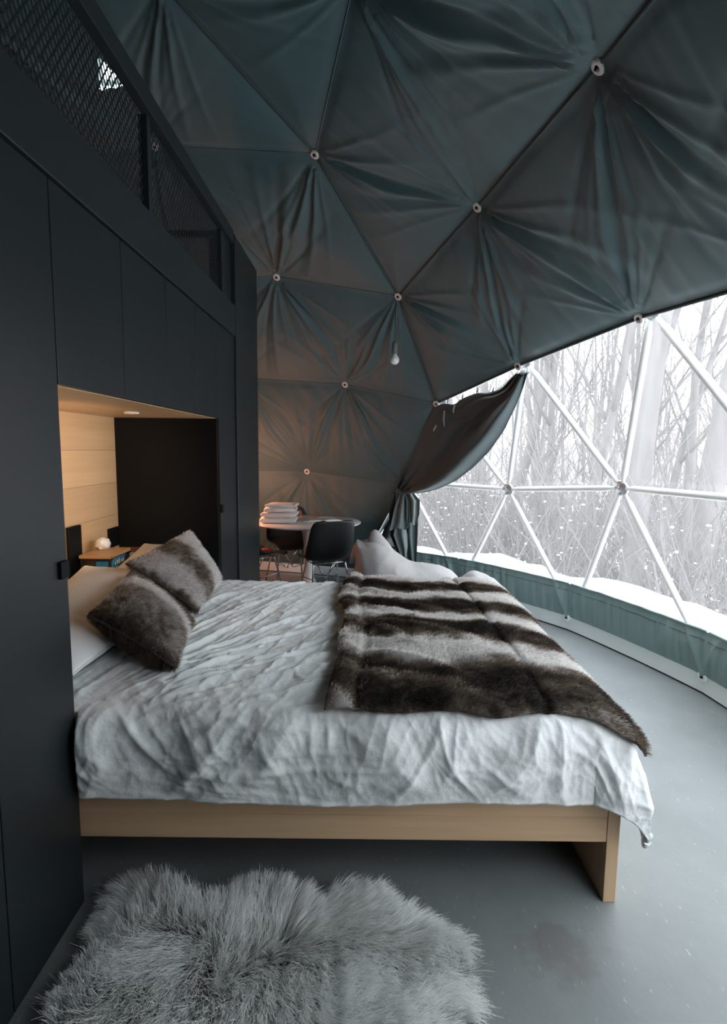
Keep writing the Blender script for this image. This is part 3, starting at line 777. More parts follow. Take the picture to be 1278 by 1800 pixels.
tf = tf - 0.016*np.exp(-((ta-0.585+0.03*(tb-2.3))/0.014)**2) - 0.012*np.exp(-((ta+0.005+0.02*np.sin(tb*5))/0.014)**2) - 0.010*np.exp(-((tb-1.735)/0.012)**2)
tf = tf + 0.012*np.exp(-((ta+0.065)/0.05)**2)
TD = duvet_disp(ta, tb)
TP = TBs+TN*(TD+0.029+tf+0.0*ua)[..., None]
TP[..., 2] -= 0.010*sstep(0.03, 0.0, mar)
def throw_white(a, b):
    """natural banding of the pelt along Y: 1 white, 0 near black."""
    yy = b + 0.085*noise3(a*3.4, b*2.4, 3.0)+0.05*noise3(a*10, b*10, 5.0)
    st = [(1.50, 0.15), (1.63, 0.50), (1.69, 0.10), (1.88, 0.04), (1.95, 0.5), (2.00, 1.0), (2.10, 1.0), (2.16, 0.45), (2.22, 0.06), (2.34, 0.03), (2.39, 0.5), (2.43, 1.0), (2.52, 1.0), (2.57, 0.4), (2.62, 0.05), (2.72, 0.06), (2.77, 0.8), (2.82, 1.0), (2.90, 1.0), (2.95, 0.35), (3.0, 0.05), (3.12, 0.08), (3.18, 0.8), (3.3, 1.0), (3.5, 0.6)]
    w = np.interp(yy, [s[0] for s in st], [s[1] for s in st])
    w = 0.5+(w-0.5)*1.25 + 0.30*noise3(a*9, b*12, 7.0) + 0.34*np.maximum(0, noise3(a*15+3*b, b*19, 4.0))**1.5 + 0.22*noise3(a*34, b*40, 1.0)
    w = w + 0.55*ridge(noise3((a*0.35+b*1.0)*5.5, (a-b*0.3)*2.0, 5.0), 2.0)**5*sstep(0.55, 0.2, a) - 0.12*np.maximum(0, noise3(a*8, b*8, 2.0))
    w = np.where(a > 0.60, w*0.85+0.22, w)                 # the paler strip sewn beyond the seam
    w = np.where(a < -0.01, w*0.75+0.22, w)                 # folded border
    return np.clip(w, 0, 1)
DARK = np.array([0.020, 0.016, 0.014]); BROWN = np.array([0.20, 0.150, 0.115]); WHITE = np.array([0.92, 0.89, 0.87])
def pelt(w):
    w = np.clip(w, 0, 1)[..., None]**1.15; return np.where(w < 0.45, DARK+(BROWN-DARK)*(w/0.45), BROWN+(WHITE-BROWN)*((w-0.45)/0.55))
throw = obj_np('fur_throw', TP.reshape(-1, 3), grid_faces(nu, nv), M['fur'], None, True, (pelt(throw_white(ta+0*tb, tb+0*ta))*0.6).reshape(-1, 3), label='striped dark brown and white faux fur throw across the foot of the bed', cat='throw')
mo = throw.modifiers.new('thickness', 'SOLIDIFY'); mo.thickness = 0.008; mo.offset = 0.0
r_ = np.random.default_rng(3)
P, N, u, v = sample_grid(TP, TN, 90000, r_)
a_s = TA0+(TA1-TA0)*u; b_s = TB0+(TB1-TB0)*v
comb = np.stack([0.5+0.6*noise3(a_s*5, b_s*5, 1.0), -0.35+0.8*noise3(a_s*5, b_s*5, 9.0), 0*u-0.1], 1)
edge = np.minimum(np.minimum(u, 1-u)*1.1, np.minimum(v, 1-v)*1.7)
fur('fur', P, N, comb*0.8, 0.017+0.006*r_.random(len(P)), pelt(throw_white(a_s, b_s)+0.25*(r_.random(len(P))-0.5)+0.3*(r_.random(len(P)) < 0.03)), throw, M['fur'], 0.0011, 2, 0.62, 0.35, 0.022, 0.15, 5)

# ------------------------------------------------------------------ cushions
def pillow_grid(cs, thick, n=70, pinch=0.06, sag=0.0, seed=0, flip=False):
    """cs: corners L, T, R, B (in that order round the cushion). Returns front grid P, N and the back grid."""
    L, T_, R, B = [np.asarray(c, float) for c in cs]
    u = np.linspace(-1, 1, n)[:, None]; v = np.linspace(-1, 1, n)[None]
    # u along L->R diagonal sides: (u,v)=(-1,-1) L, (-1,1) T, (1,1) R, (1,-1) B
    pu = u*(1-pinch*(1-v**2)); pv = v*(1-pinch*(1-u**2))
    s = (pu+1)/2; t = (pv+1)/2
    base = (L*((1-s)*(1-t))[..., None]+T_*((1-s)*t)[..., None]+R*(s*t)[..., None]+B*(s*(1-t))[..., None])
    nn = np.cross(T_-L, B-L); nn /= np.linalg.norm(nn)
    if flip: nn = -nn
    h = ((1-u**2)**0.55*(1-v**2)**0.55)
    ro = np.random.default_rng(seed).random(2)*50
    wr = 0.012*noise3(u*2.2+ro[0], v*2.2, 1.0)+0.006*ridge(noise3(u*3+ro[1], v*3, 2.0), 1.8)
    Fp = base+nn*(thick*h+wr*h)[..., None]; Bp = base-nn*(thick*0.7*h)[..., None]
    return Fp, Bp, nn
def pillow_obj(name, cs, thick, m, label, cat, group=None, seed=0, pinch=0.06, flip=False, col=None, n=60):
    Fp, Bp, nn = pillow_grid(cs, thick, n, pinch, 0, seed, flip)
    n1 = n*n; V = np.concatenate([Fp.reshape(-1, 3), Bp.reshape(-1, 3)]); F = grid_faces(n, n)
    F = np.concatenate([F, F[:, ::-1]+n1])
    c = None if col is None else np.concatenate([col.reshape(-1, 3), col.reshape(-1, 3)])
    me = mesh_np(name, V, F, m, True, c)
    bm = bmesh.new(); bm.from_mesh(me); bmesh.ops.remove_doubles(bm, verts=bm.verts[:], dist=0.0006); bmesh.ops.recalc_face_normals(bm, faces=bm.faces[:]); bm.to_mesh(me); bm.free()
    o = link(bpy.data.objects.new(name, me), None, label=label, cat=cat, group=group)
    per = np.concatenate([Fp[:, 0], Fp[-1, 1:], Fp[::-1, -1][1:], Fp[0, ::-1][1:]])
    return o, Fp, Bp, nn, per
def pelt_pillow(cs, thick, prof_pts, label, seed, flip=False):
    n = 60
    def whit(s, t):
        # s: 0 at edge L-T .. ; t: 0 at edge L-B .. 1 at edge T-R
        w = np.interp(t+0.05*noise3(s*4, t*4, seed+0.5)+0.02*noise3(s*14, t*14, seed), [p[0] for p in prof_pts], [p[1] for p in prof_pts])
        return np.clip(w+0.06+(1-0.75*sstep(0.7, 1.0, w))*(0.16*noise3(s*13, t*13, seed+2.0)+0.15*noise3(s*5, t*5, seed+4.0)+0.10*noise3(s*30, t*30, seed+1.0)), 0, 1)
    s = np.linspace(0, 1, n)[:, None]+np.zeros((1, n)); t = np.linspace(0, 1, n)[None]+np.zeros((n, 1))
    o, Fp, Bp, nn, per = pillow_obj('fur_cushion', cs, thick, M['fur'], label, 'cushion', 'fur cushions on the bed', seed, 0.07, flip, pelt(whit(s, t))*0.6, n)
    r = np.random.default_rng(seed+10)
    for G, sg in ((Fp, 1), (Bp, -1)):
        N = grid_normals(G)
        if (N[n//2, n//2] @ nn)*sg < 0: N = -N
        P, Nn, u, v = sample_grid(G, N, 26000 if sg > 0 else 11000, r)
        cmb = (np.asarray(cs[3])-np.asarray(cs[0])); cmb = cmb/np.linalg.norm(cmb)
        cm = cmb[None]*0.4+np.stack([noise3(u*7, v*7, 1.0), noise3(u*7, v*7, 5.0), noise3(u*7, v*7, 9.0)], 1)*0.7+np.array([0, 0, -0.3])
        fur('fur', P, Nn, cm*0.8, 0.014+0.006*r.random(len(P)), pelt(whit(u, v)+0.25*(r.random(len(P))-0.5)), o, M['fur'], 0.0009, 2, 0.6, 0.3, 0.018, 0.1, seed)
    obj_tubes('piping', [(per[::3], 0.006, 6)], M['darkfur'], o)
    return o
M['darkfur'] = mat('dark_fur_edge', (0.04, 0.033, 0.028), 0.9)
# white pillows in the alcove, behind the fur cushions
def white_pillow(cs, thick, label, seed, m='cotton', flip=False):
    o, Fp, Bp, nn, per = pillow_obj('pillow', cs, thick, M[m], label, 'pillow', 'white pillows in the alcove', seed, 0.04, flip)
    obj_tubes('piping', [(per[::2], 0.0035, 6)], M[m], o)
    return o
M['lit_cotton'] = mat('cotton_warm_lit', (0.60, 0.54, 0.47), 0.9, bump=0.2, bscale=60)  # white pillow cloth with the warm lamp light painted into its colour
white_pillow([(-1.30, 1.70, 0.80), (-1.30, 2.18, 0.85), (-0.93, 2.12, 0.74), (-0.95, 1.72, 0.735)], 0.075, 'plump white pillow low in the alcove beside the dark wall edge', 1)
white_pillow([(-1.33, 2.02, 0.80), (-1.36, 2.62, 0.90), (-0.97, 2.60, 0.88), (-0.93, 2.06, 0.80)], 0.075, 'white pillow lying behind the nearer fur cushion', 2)
white_pillow([(-1.36, 2.62, 0.74), (-1.32, 3.25, 0.90), (-1.00, 3.2, 0.90), (-1.06, 2.62, 0.80)], 0.07, 'beige lit pillow under the small wooden stand in the alcove', 3, 'lit_cotton')
pelt_pillow([(-1.00, 1.93, 0.87), (-1.045, 2.42, 0.925), (-0.735, 2.30, 0.735), (-0.650, 1.83, 0.715)], 0.105, [(0, 0.15), (0.08, 0.45), (0.3, 0.62), (0.5, 0.56), (0.57, 0.65), (0.63, 1.0), (0.78, 1.0), (0.86, 0.45), (1.0, 0.3)], 'brown fur cushion with one white stripe, nearer of the two', 5)
pelt_pillow([(-1.08, 2.44, 0.955), (-0.985, 3.06, 1.015), (-0.80, 3.02, 0.75), (-0.765, 2.46, 0.725)], 0.10, [(0, 0.3), (0.06, 0.85), (0.24, 0.85), (0.34, 0.52), (0.52, 0.46), (0.62, 0.6), (0.70, 1.0), (0.95, 1.0), (1.0, 0.8)], 'paler fur cushion with white ends leaning behind the brown one', 8)

# ------------------------------------------------------------------ things on the ledge in the alcove
M['dframe'] = mat('dark_metal_frame', (0.03, 0.033, 0.036), 0.5, 0.4)
M['blue'] = mat('blue_printed_card', (0.02, 0.12, 0.36), 0.5, col2=(0.03, 0.30, 0.52), vscale=18)
M['greycard'] = mat('grey_green_card', (0.28, 0.33, 0.32), 0.6, var=0.1, vscale=12)
M['white'] = mat('white_plastic', (0.82, 0.82, 0.80), 0.5)
M['oak'] = wood('oak_board', (0.55, 0.34, 0.17), (0.43, 0.25, 0.12), axis=0)
st = empty('bedside_stand', (-1.43, 2.985, 0.735), label='small wooden topped stand with black legs on the alcove ledge', cat='stand')
box('stand_top', (-0.085, -0.125, 0.150), (0.085, 0.125, 0.168), M['oak'], st, 0.002)
for x in (-0.08, 0.068):
    for y in (-0.118, 0.108): box('leg', (x, y, 0.0), (x+0.010, y+0.010, 0.150), M['dframe'], st, 0)
box('lower_shelf', (-0.07, -0.108, 0.035), (0.068, 0.108, 0.040), M['dframe'], st, 0)
bx = empty('tissue_box', (-1.36, 2.90, 0.7762), 0.0, label='blue printed box with white lettering under the stand top', cat='box')
bx.location.z = 0.7752
box('carton', (-0.085, 0.0, 0.0305), (0.012, 0.15, 0.105), M['blue'], bx, 0.002)
bm = bmesh.new()
for i, w in enumerate((0.010, 0.016, 0.009, 0.018, 0.013)): add_box(bm, (0.0121, 0.015+i*0.024, 0.066+0.003*(i % 2)), (0.0126, 0.015+i*0.024+w, 0.084+0.005*(i % 3)))
add_box(bm, (0.0121, 0.02, 0.050), (0.0126, 0.055, 0.056)); obj_bm('white_print', bm, M['white'], bx)
box('pale_base', (-0.085, 0.0, 0.0), (0.014, 0.15, 0.030), M['greycard'], bx, 0.002)
gb = box('storage_box', (-1.46, 3.125, 0.737), (-1.275, 3.25, 0.872), M['greycard'], None, 0.004, label='grey green carton standing right of the blue box', cat='box')
bm = bmesh.new(); add_box(bm, (-1.462, 3.123, 0.873), (-1.273, 3.252, 0.881), 0.002); obj_bm('lid', bm, M['walnut'], gb)
bm = bmesh.new(); bmesh.ops.create_icosphere(bm, subdivisions=4, radius=1)
for v in bm.verts:
    c = v.co; k = 1+0.22*float(noise3(c.x*2, c.y*2, c.z*2+4))+0.10*float(noise3(c.x*5, c.y*5, c.z*5))
    v.co = Vector((-1.475+0.035*c.x*k, 3.055+0.05*c.y*k, 0.932+0.036*max(c.z*k, -0.75)))
obj_bm('crumpled_bag', bm, M['white'], None, True, label='crumpled white paper bag on top of the wooden stand', cat='bag')
box('socket_plate', (XB+0.0005, 3.265, 0.865), (XB+0.010, 3.40, 0.985), M['black'], None, 0.003, label='black socket plate on the plywood back of the alcove', cat='socket')
tb_ = box('tablet', (XB+0.006, 2.80, 0.737), (XB+0.022, 2.925, 1.060), M['black'], None, 0.003, label='black upright board leaning on the plywood behind the pillows', cat='board')
box('tablet_edge', (XB+0.0065, 2.925, 0.74), (XB+0.0215, 2.9265, 1.058), mat('red_brown_edge', (0.16, 0.04, 0.03), 0.5), tb_, 0)

# ------------------------------------------------------------------ sheepskin rug
outline_px = [(60, 1815), (95, 1735), (150, 1650), (185, 1590), (200, 1550), (240, 1540), (280, 1568), (330, 1590), (380, 1572), (420, 1550), (470, 1545), (520, 1556), (575, 1576), (590, 1552), (630, 1542), (670, 1556), (705, 1590), (760, 1610), (815, 1632), (842, 1665), (850, 1710), (835, 1760), (800, 1800), (770, 1845), (720, 1905), (560, 1935), (420, 1950), (250, 1935), (110, 1900)]
OL = np.array([onz(x, y, 0.05)[:2] for x, y in outline_px])
cen = OL.mean(0)
OL = np.array([max(1e-9, 1-0.035/np.linalg.norm(p-cen))*(p-cen)+cen for p in OL])
def smooth_loop(P, n):
    k = len(P); out = []
    for q in np.linspace(0, k, n, endpoint=False):
        i = int(q); t = q-i; p0, p1, p2, p3 = P[(i-1) % k], P[i % k], P[(i+1) % k], P[(i+2) % k]
        out.append(0.5*((2*p1)+(-p0+p2)*t+(2*p0-5*p1+4*p2-p3)*t*t+(-p0+3*p1-3*p2+p3)*t**3))
    return np.array(out)
OS = smooth_loop(OL, 160)
nr = 26; rr = np.linspace(0, 1, nr)
RP = np.array([np.concatenate([cen+(OS-cen)*q, np.full((160, 1), 0)], 1) for q in rr])
RP[..., 2] = 0.008+0.022*(1-rr[:, None]**6)+0.012*noise3(RP[..., 0]*6, RP[..., 1]*6, 2.0)*(1-rr[:, None]**4)
RPc = np.concatenate([RP, RP[:, :1]], 1)
WOOL = np.array([0.80, 0.82, 0.80])
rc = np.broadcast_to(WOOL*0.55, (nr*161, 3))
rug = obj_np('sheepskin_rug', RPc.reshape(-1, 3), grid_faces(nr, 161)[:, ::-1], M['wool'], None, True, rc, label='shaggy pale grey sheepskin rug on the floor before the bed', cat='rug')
r_ = np.random.default_rng(11)
RN = grid_normals(RPc[1:]); RN = np.where(RN[..., 2:] < 0, -RN, RN)
P, N, u, v = sample_grid(RPc[1:], RN, 62000, r_)
an = 2.0*noise3(P[:, 0]*2.2, P[:, 1]*2.2, 1.0)+1.2*noise3(P[:, 0]*6, P[:, 1]*6, 4.0)
out = (P[:, :2]-cen); out /= np.linalg.norm(out, axis=1)[:, None]+1e-6
rad = u
cm = np.stack([out[:, 0]*(0.25+0.5*rad)+0.75*np.cos(an*2.2-0.6), out[:, 1]*(0.25+0.5*rad)+0.75*np.sin(an*2.2-0.6), 0*rad], 1)
colw = WOOL[None]*(1+0.16*noise3(P[:, 0]*9, P[:, 1]*9, 3.0))[:, None]
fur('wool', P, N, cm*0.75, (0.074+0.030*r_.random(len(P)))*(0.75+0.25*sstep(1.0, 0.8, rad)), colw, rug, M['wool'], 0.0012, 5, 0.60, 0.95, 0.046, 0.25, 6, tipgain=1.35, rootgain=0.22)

# ------------------------------------------------------------------ round pedestal table and what stands on it
M['tabletop'] = mat('white_lacquer', (0.80, 0.78, 0.76), 0.22, spec=0.5)
M['shell'] = mat('black_moulded_plastic', (0.012, 0.014, 0.016), 0.38, spec=0.45)
M['chrome'] = mat('chrome_rod', (0.78, 0.78, 0.78), 0.16, 1.0)
M['towel'] = mat('white_terry', (0.80, 0.78, 0.76), 0.95, bump=0.6, bscale=160, sheen=0.3)
TX, TY, TZ = -0.575, 5.60, 0.735
tbl = empty('pedestal_table', (TX, TY, 0), label='round white pedestal table behind the bed', cat='table')
lathe('tabletop', [(0, 0.0), (0.42, 0.0), (0.53, 0.006), (0.548, 0.014), (0.55, 0.020), (0.545, 0.025), (0.0, 0.0255)], M['tabletop'], tbl, 64, (0, 0, TZ-0.0255))
lathe('pedestal', [(0.0, 0), (0.26, 0.001), (0.265, 0.006), (0.25, 0.013), (0.18, 0.028), (0.11, 0.06), (0.066, 0.13), (0.048, 0.24), (0.042, 0.36), (0.045, 0.50), (0.060, 0.62), (0.095, 0.69), (0.12, 0.7085), (0, 0.709)], M['tabletop'], tbl, 40)

def towel(x, y, z, w, d, h, rz, seed, label):
    """a folded towel: stacked rounded layers with a fold at one side"""
    nu, nv = 56, 40; u = np.linspace(0, 2*PI, nu, endpoint=False)[:, None]; v = np.linspace(-1, 1, nv)[None]
    # outline in the (x,z) section: rounded slab, swept along y
    e = 0.36
    cx = np.sign(np.cos(u))*np.abs(np.cos(u))**e*w/2; cz = np.sign(np.sin(u))*np.abs(np.sin(u))**0.75*h/2
    sc = (1-np.abs(v)**8)**0.25
    X = cx*(0.97+0.03*sc)+0*v; Y = v*d/2+0*u; Z = cz*(0.55+0.45*sc)+0*v
    ro = seed*7.7
    X = X+0.010*noise3(Y*9, Z*20, ro); Z = Z+0.006*noise3(X*9, Y*9, ro); Y = Y+0.006*noise3(X*9, Z*30, ro)
    P = np.stack([X, Y, Z+h/2], -1); P = np.concatenate([P, P[:1]], 0)
    V = P.reshape(-1, 3); F = grid_faces(nu+1, nv)
    o = empty('folded_towel', (x, y, z), rz, label, 'towel', 'folded towels stacked on the table')
    me = mesh_np('terry_body', V, F, M['towel']); bm = bmesh.new(); bm.from_mesh(me); bmesh.ops.remove_doubles(bm, verts=bm.verts[:], dist=1e-4)
    bmesh.ops.holes_fill(bm, edges=[q for q in bm.edges if q.is_boundary]); bmesh.ops.recalc_face_normals(bm, faces=bm.faces[:]); bm.to_mesh(me); bm.free()
    link(bpy.data.objects.new('terry_body', me), o)
    for k in (-0.18, 0.2):
        ys = np.linspace(-d/2*0.97, d/2*0.97, 20); pts = np.stack([w/2*0.99+0.004*noise3(ys*20, k, ro), ys, h/2+k*h+0*ys], 1)
        obj_tubes('fold_edge', [(pts, 0.006, 6)], M['towel'], o)
    return o
tz = TZ+0.001
tl = [('bottom folded white towel of the stack on the round table', 0.36, 0.30, 0.058, 0.02), ('second folded white towel from the bottom of the stack', 0.35, 0.29, 0.052, -0.03), ('third folded white towel from the bottom of the stack', 0.32, 0.29, 0.046, 0.05), ('top folded white towel of the stack on the round table', 0.30, 0.28, 0.032, -0.04)]
for i, (lb, w, d, h, rz) in enumerate(tl):
    towel(-0.865+0.012*i, 5.52, tz, w, d, h, rz, i+1, lb); tz += h+0.001
# open magazine
mg = empty('open_magazine', (-0.46, 5.70, TZ+0.001), 0.35, label='open magazine lying on the white round table', cat='magazine')
M['paper'] = mat('white_paper', (0.84, 0.83, 0.80), 0.6); M['print'] = mat('printed_page', (0.42, 0.36, 0.32), 0.6, col2=(0.75, 0.72, 0.68), vscale=14)
for sg in (-1, 1):
    n = 14; xs = np.linspace(0, 0.20, n); zt = 0.010*np.sin(np.clip(xs/0.20, 0, 1)*PI)**0.7*1.2+0.006
    V = []; F = []
    for y in (-0.135, 0.135):
        for x, z in zip(xs, zt): V.append((sg*x, y, z))
        for x in xs: V.append((sg*x, y, 0.0))
    V = np.array(V); q = 2*n
    for i in range(n-1): F += [(i, i+1, q+i+1, q+i), (n+i, q+n+i, q+n+i+1, n+i+1), (i, n+i, n+i+1, i+1), (q+i, q+i+1, q+n+i+1, q+n+i)]
    F += [(n-1, q+n-1, q+2*n-1, 2*n-1)]
    obj_np('page_block', V, F, M['print'] if sg < 0 else M['paper'], mg, False)

def shell_chair(name, x, y, rz, label, bare=True):
    """moulded side chair: bucket seat and back in one black shell on a chromed rod base. Faces +Y before turning."""
    o = empty(name, (x, y, 0), rz, label, 'chair', 'black shell chairs round the table')
    # centre line: front lip -> seat -> curve -> back top, in (y, z)
    cl = np.array([(0.235, 0.415), (0.215, 0.440), (0.14, 0.447), (0.04, 0.437), (-0.06, 0.428), (-0.135, 0.437), (-0.185, 0.48), (-0.212, 0.56), (-0.232, 0.66), (-0.252, 0.76), (-0.262, 0.815), (-0.265, 0.83)])
    n = 44; s = np.linspace(0, 1, len(cl)); q = np.linspace(0, 1, n)
    # cubic-ish smoothing of the polyline
    cy = np.interp(q, s, cl[:, 0]); cz = np.interp(q, s, cl[:, 1])
    for _ in range(6): cy[1:-1] = (cy[:-2]+2*cy[1:-1]+cy[2:])/4; cz[1:-1] = (cz[:-2]+2*cz[1:-1]+cz[2:])/4
    hw = np.interp(q, [0, 0.06, 0.3, 0.5, 0.62, 0.85, 0.95, 1.0], [0.165, 0.205, 0.232, 0.236, 0.230, 0.208, 0.175, 0.10])
    curl = np.interp(q, [0, 0.2, 0.45, 0.62, 0.85, 1.0], [0.012, 0.04, 0.075, 0.085, 0.05, 0.02])
    ty = np.gradient(cy); tz_ = np.gradient(cz); ln = np.hypot(ty, tz_); ny, nz = -tz_/ln, ty/ln     # normal towards the sitter
    ny, nz = np.where(nz+(-ny)*0 < 0, -ny, ny), np.where(nz < 0, -nz, nz)
    # on the back the sitter is at +Y
    ny = np.where(q > 0.5, np.abs(tz_/ln), ny); nz = np.where(q > 0.5, -ty/ln, nz)
    w = np.linspace(-1, 1, 31)[None]
    X = hw[:, None]*np.sin(w*PI/2*0.92)/math.sin(PI/2*0.92)
    k = curl[:, None]*np.abs(w)**2.4
    Y = cy[:, None]+ny[:, None]*k; Z = cz[:, None]+nz[:, None]*k
    P = np.stack([X, Y, Z], -1)
    sh = obj_np('seat_shell', P.reshape(-1, 3), grid_faces(n, 31), M['shell'], o)
    md = sh.modifiers.new('thickness', 'SOLIDIFY'); md.thickness = 0.009; md.offset = 0
    feet = {}
    for sx in (-1, 1):
        for sy, nm in ((1, 'f'), (-1, 'b')):
            top = np.array([sx*0.155, sy*0.10-0.01, 0.425]); ft = np.array([sx*0.215, sy*0.205-0.01, 0.010]); feet[sx, sy] = (top, ft)
            obj_tubes('leg', [([top, top+(ft-top)*0.06, ft], 0.0085, 10)], M['chrome'], o)
            lathe('foot_glide', [(0, 0), (0.012, 0), (0.013, 0.006), (0.010, 0.014), (0, 0.015)], M['shell'], o, 12, (ft[0], ft[1], 0))
    rods = []
    for sx in (-1, 1):
        for sy in (-1, 1):
            t, f = feet[sx, sy]; m1 = t+(f-t)*0.42
            rods.append(([m1, (sx*0.035, sy*0.05-0.01, 0.19), (sx*0.03, -0.01, 0.185)], 0.005, 8))
            rods.append(([(sx*0.03, -0.01, 0.185), (-sx*0.10, sy*0.02-0.01, 0.415)], 0.005, 8))
        t1, f1 = feet[sx, 1]; t2, f2 = feet[sx, -1]
        rods.append(([t1+(0, 0, -0.006), t2+(0, 0, -0.006)], 0.006, 8))
    rods.append(([feet[-1, 1][0]+(0, 0, -0.006), feet[1, 1][0]+(0, 0, -0.006)], 0.006, 8)); rods.append(([feet[-1, -1][0]+(0, 0, -0.006), feet[1, -1][0]+(0, 0, -0.006)], 0.006, 8))
    obj_tubes('cross_rods', rods, M['chrome'], o, label='chrome cross rods of the chair base')
    return o
shell_chair('shell_chair', -0.36, 5.13, 0.42, 'black shell chair with its back to the bed, before the table pedestal')
shell_chair('shell_chair', -0.80, 5.90, 3.6, 'black shell chair seen under the table left of the pedestal')
shell_chair('shell_chair', -1.06, 5.36, -0.75, 'black shell chair beside the dark wall with red things on its seat')
shell_chair('shell_chair', 0.17, 5.72, 1.9, 'black shell chair behind the pointed grey beanbag')
# red and white things lying on the seat
rb = empty('red_folded_cloth', (-0.98, 5.32, 0.452), 0.5, label='red patterned cloth lying on a black chair seat', cat='cloth')
bm = bmesh.new(); bmesh.ops.create_icosphere(bm, subdivisions=4, radius=1)
for v in bm.verts:
    c = v.co; k = 1+0.3*float(noise3(c.x*2.5, c.y*2.5, c.z*2.5)); v.co = Vector((0.085*c.x*k, 0.06*c.y*k, 0.022+0.022*max(c.z*k, -0.9)))
obj_bm('cloth_heap', bm, mat('red_print_cloth', (0.40, 0.03, 0.03), 0.8, col2=(0.10, 0.02, 0.02), vscale=40), rb, True)
box('white_booklet', (-1.13, 5.22, 0.452), (-1.03, 5.37, 0.464), M['paper'], None, 0.002, label='small white booklet on the chair seat beside the red cloth', cat='booklet')

# ------------------------------------------------------------------ beanbag loungers
M['bean'] = mat('light_grey_canvas', (0.40, 0.39, 0.395), 0.9, bump=0.3, bscale=70, var=0.04, vscale=5)
def loft(sections, m, name, parent, nseg=72, seed=0, amp=0.012):
    """sections along the length: (x, y, z centre, half width, half height, squareness)."""
    S = np.array(sections, float); k = len(S); q = np.linspace(0, k-1, 80); I = lambda c: np.interp(q, np.arange(k), S[:, c])
    cols = [I(c) for c in range(6)]
    for c in cols:
        for _ in range(8): c[1:-1] = (c[:-2]+2*c[1:-1]+c[2:])/4
    x, y, z, w, h, sq = [c[:, None] for c in cols]
    a = np.linspace(0, 2*PI, nseg, endpoint=False)[None]
    cy = np.sign(np.cos(a))*np.abs(np.cos(a))**sq; cz = np.sign(np.sin(a))*np.abs(np.sin(a))**sq
    X = x+0*a; Y = y+w*cy; Z = z+h*cz
    d = amp*noise3(X*5+seed, Y*5, Z*5)+amp*0.7*ridge(noise3(X*7+seed, Y*3, Z*7), 2.0)**2
    P = np.stack([X, Y+d*cy, Z+d*cz], -1); P = np.concatenate([P, P[:, :1]], 1); P[..., 2] = np.maximum(P[..., 2], 0.004)
    me = mesh_np(name, P.reshape(-1, 3), grid_faces(80, nseg+1), m); bm = bmesh.new(); bm.from_mesh(me)
    bmesh.ops.remove_doubles(bm, verts=bm.verts[:], dist=1e-4); bmesh.ops.holes_fill(bm, edges=[e for e in bm.edges if e.is_boundary]); bmesh.ops.recalc_face_normals(bm, faces=bm.faces[:]); bm.to_mesh(me); bm.free()
    return link(bpy.data.objects.new(name, me), parent), P
YB = 4.62
b1 = empty('beanbag', (0, 0, 0), label='grey canvas beanbag lounger with a high pointed back', cat='beanbag', group='grey beanbag loungers')
_, Pb = loft([(-0.075, YB+0.05, 0.60, 0.06, 0.06, 0.9), (-0.06, YB+0.03, 0.53, 0.20, 0.17, 0.8), (0.0, YB, 0.40, 0.30, 0.28, 0.75), (0.10, YB, 0.37, 0.35, 0.345, 0.72), (0.20, YB, 0.335, 0.37, 0.33, 0.7), (0.32, YB, 0.285, 0.39, 0.28, 0.7), (0.42, YB, 0.25, 0.40, 0.245, 0.66), (0.62, YB, 0.24, 0.40, 0.235, 0.62), (0.76, YB, 0.22, 0.38, 0.215, 0.6), (0.85, YB, 0.19, 0.34, 0.18, 0.62), (0.88, YB, 0.17, 0.2, 0.11, 0.8)], M['bean'], 'canvas_body', b1, seed=3)
# the gathered peak of its back
obj_tubes('peak', [([(0.14, YB-0.02, 0.56), (0.125, YB-0.01, 0.66), (0.105, YB, 0.735), (0.095, YB+0.01, 0.785), (0.09, YB+0.01, 0.795)], [0.15, 0.105, 0.062, 0.030, 0.010], 14)], M['bean'], b1)
obj_tubes('side_ear', [([(0.0, YB-0.05, 0.54), (-0.02, YB-0.02, 0.62), (-0.035, YB, 0.675), (-0.036, YB, 0.70)], [0.12, 0.085, 0.05, 0.012], 12)], M['bean'], b1)
ang = [18, 54]
sl = np.stack([np.linspace(-0.07, 0.84, 20), np.full(20, 0.0), np.zeros(20)], 1)
pp = Pb[2:-4, int(0.70*72)]; obj_tubes('seam', [(pp[::3], 0.005, 6)], M['bean'], b1)
b2 = empty('beanbag', (0, 0, 0), label='grey canvas beanbag, low corner showing behind the fur throw', cat='beanbag', group='grey beanbag loungers')
_, Pb2 = loft([(0.72, 4.12, 0.22, 0.2, 0.12, 0.8), (0.76, 4.12, 0.24, 0.33, 0.22, 0.7), (0.86, 4.10, 0.265, 0.36, 0.265, 0.62), (0.98, 4.10, 0.255, 0.36, 0.255, 0.6), (1.06, 4.10, 0.235, 0.35, 0.225, 0.55), (1.115, 4.10, 0.215, 0.31, 0.19, 0.55), (1.13, 4.10, 0.20, 0.2, 0.12, 0.8)], M['bean'], 'canvas_body', b2, seed=9)
pp = Pb2[2:-3, int(0.74*72)]; obj_tubes('seam', [(pp[::3], 0.005, 6)], M['bean'], b2)

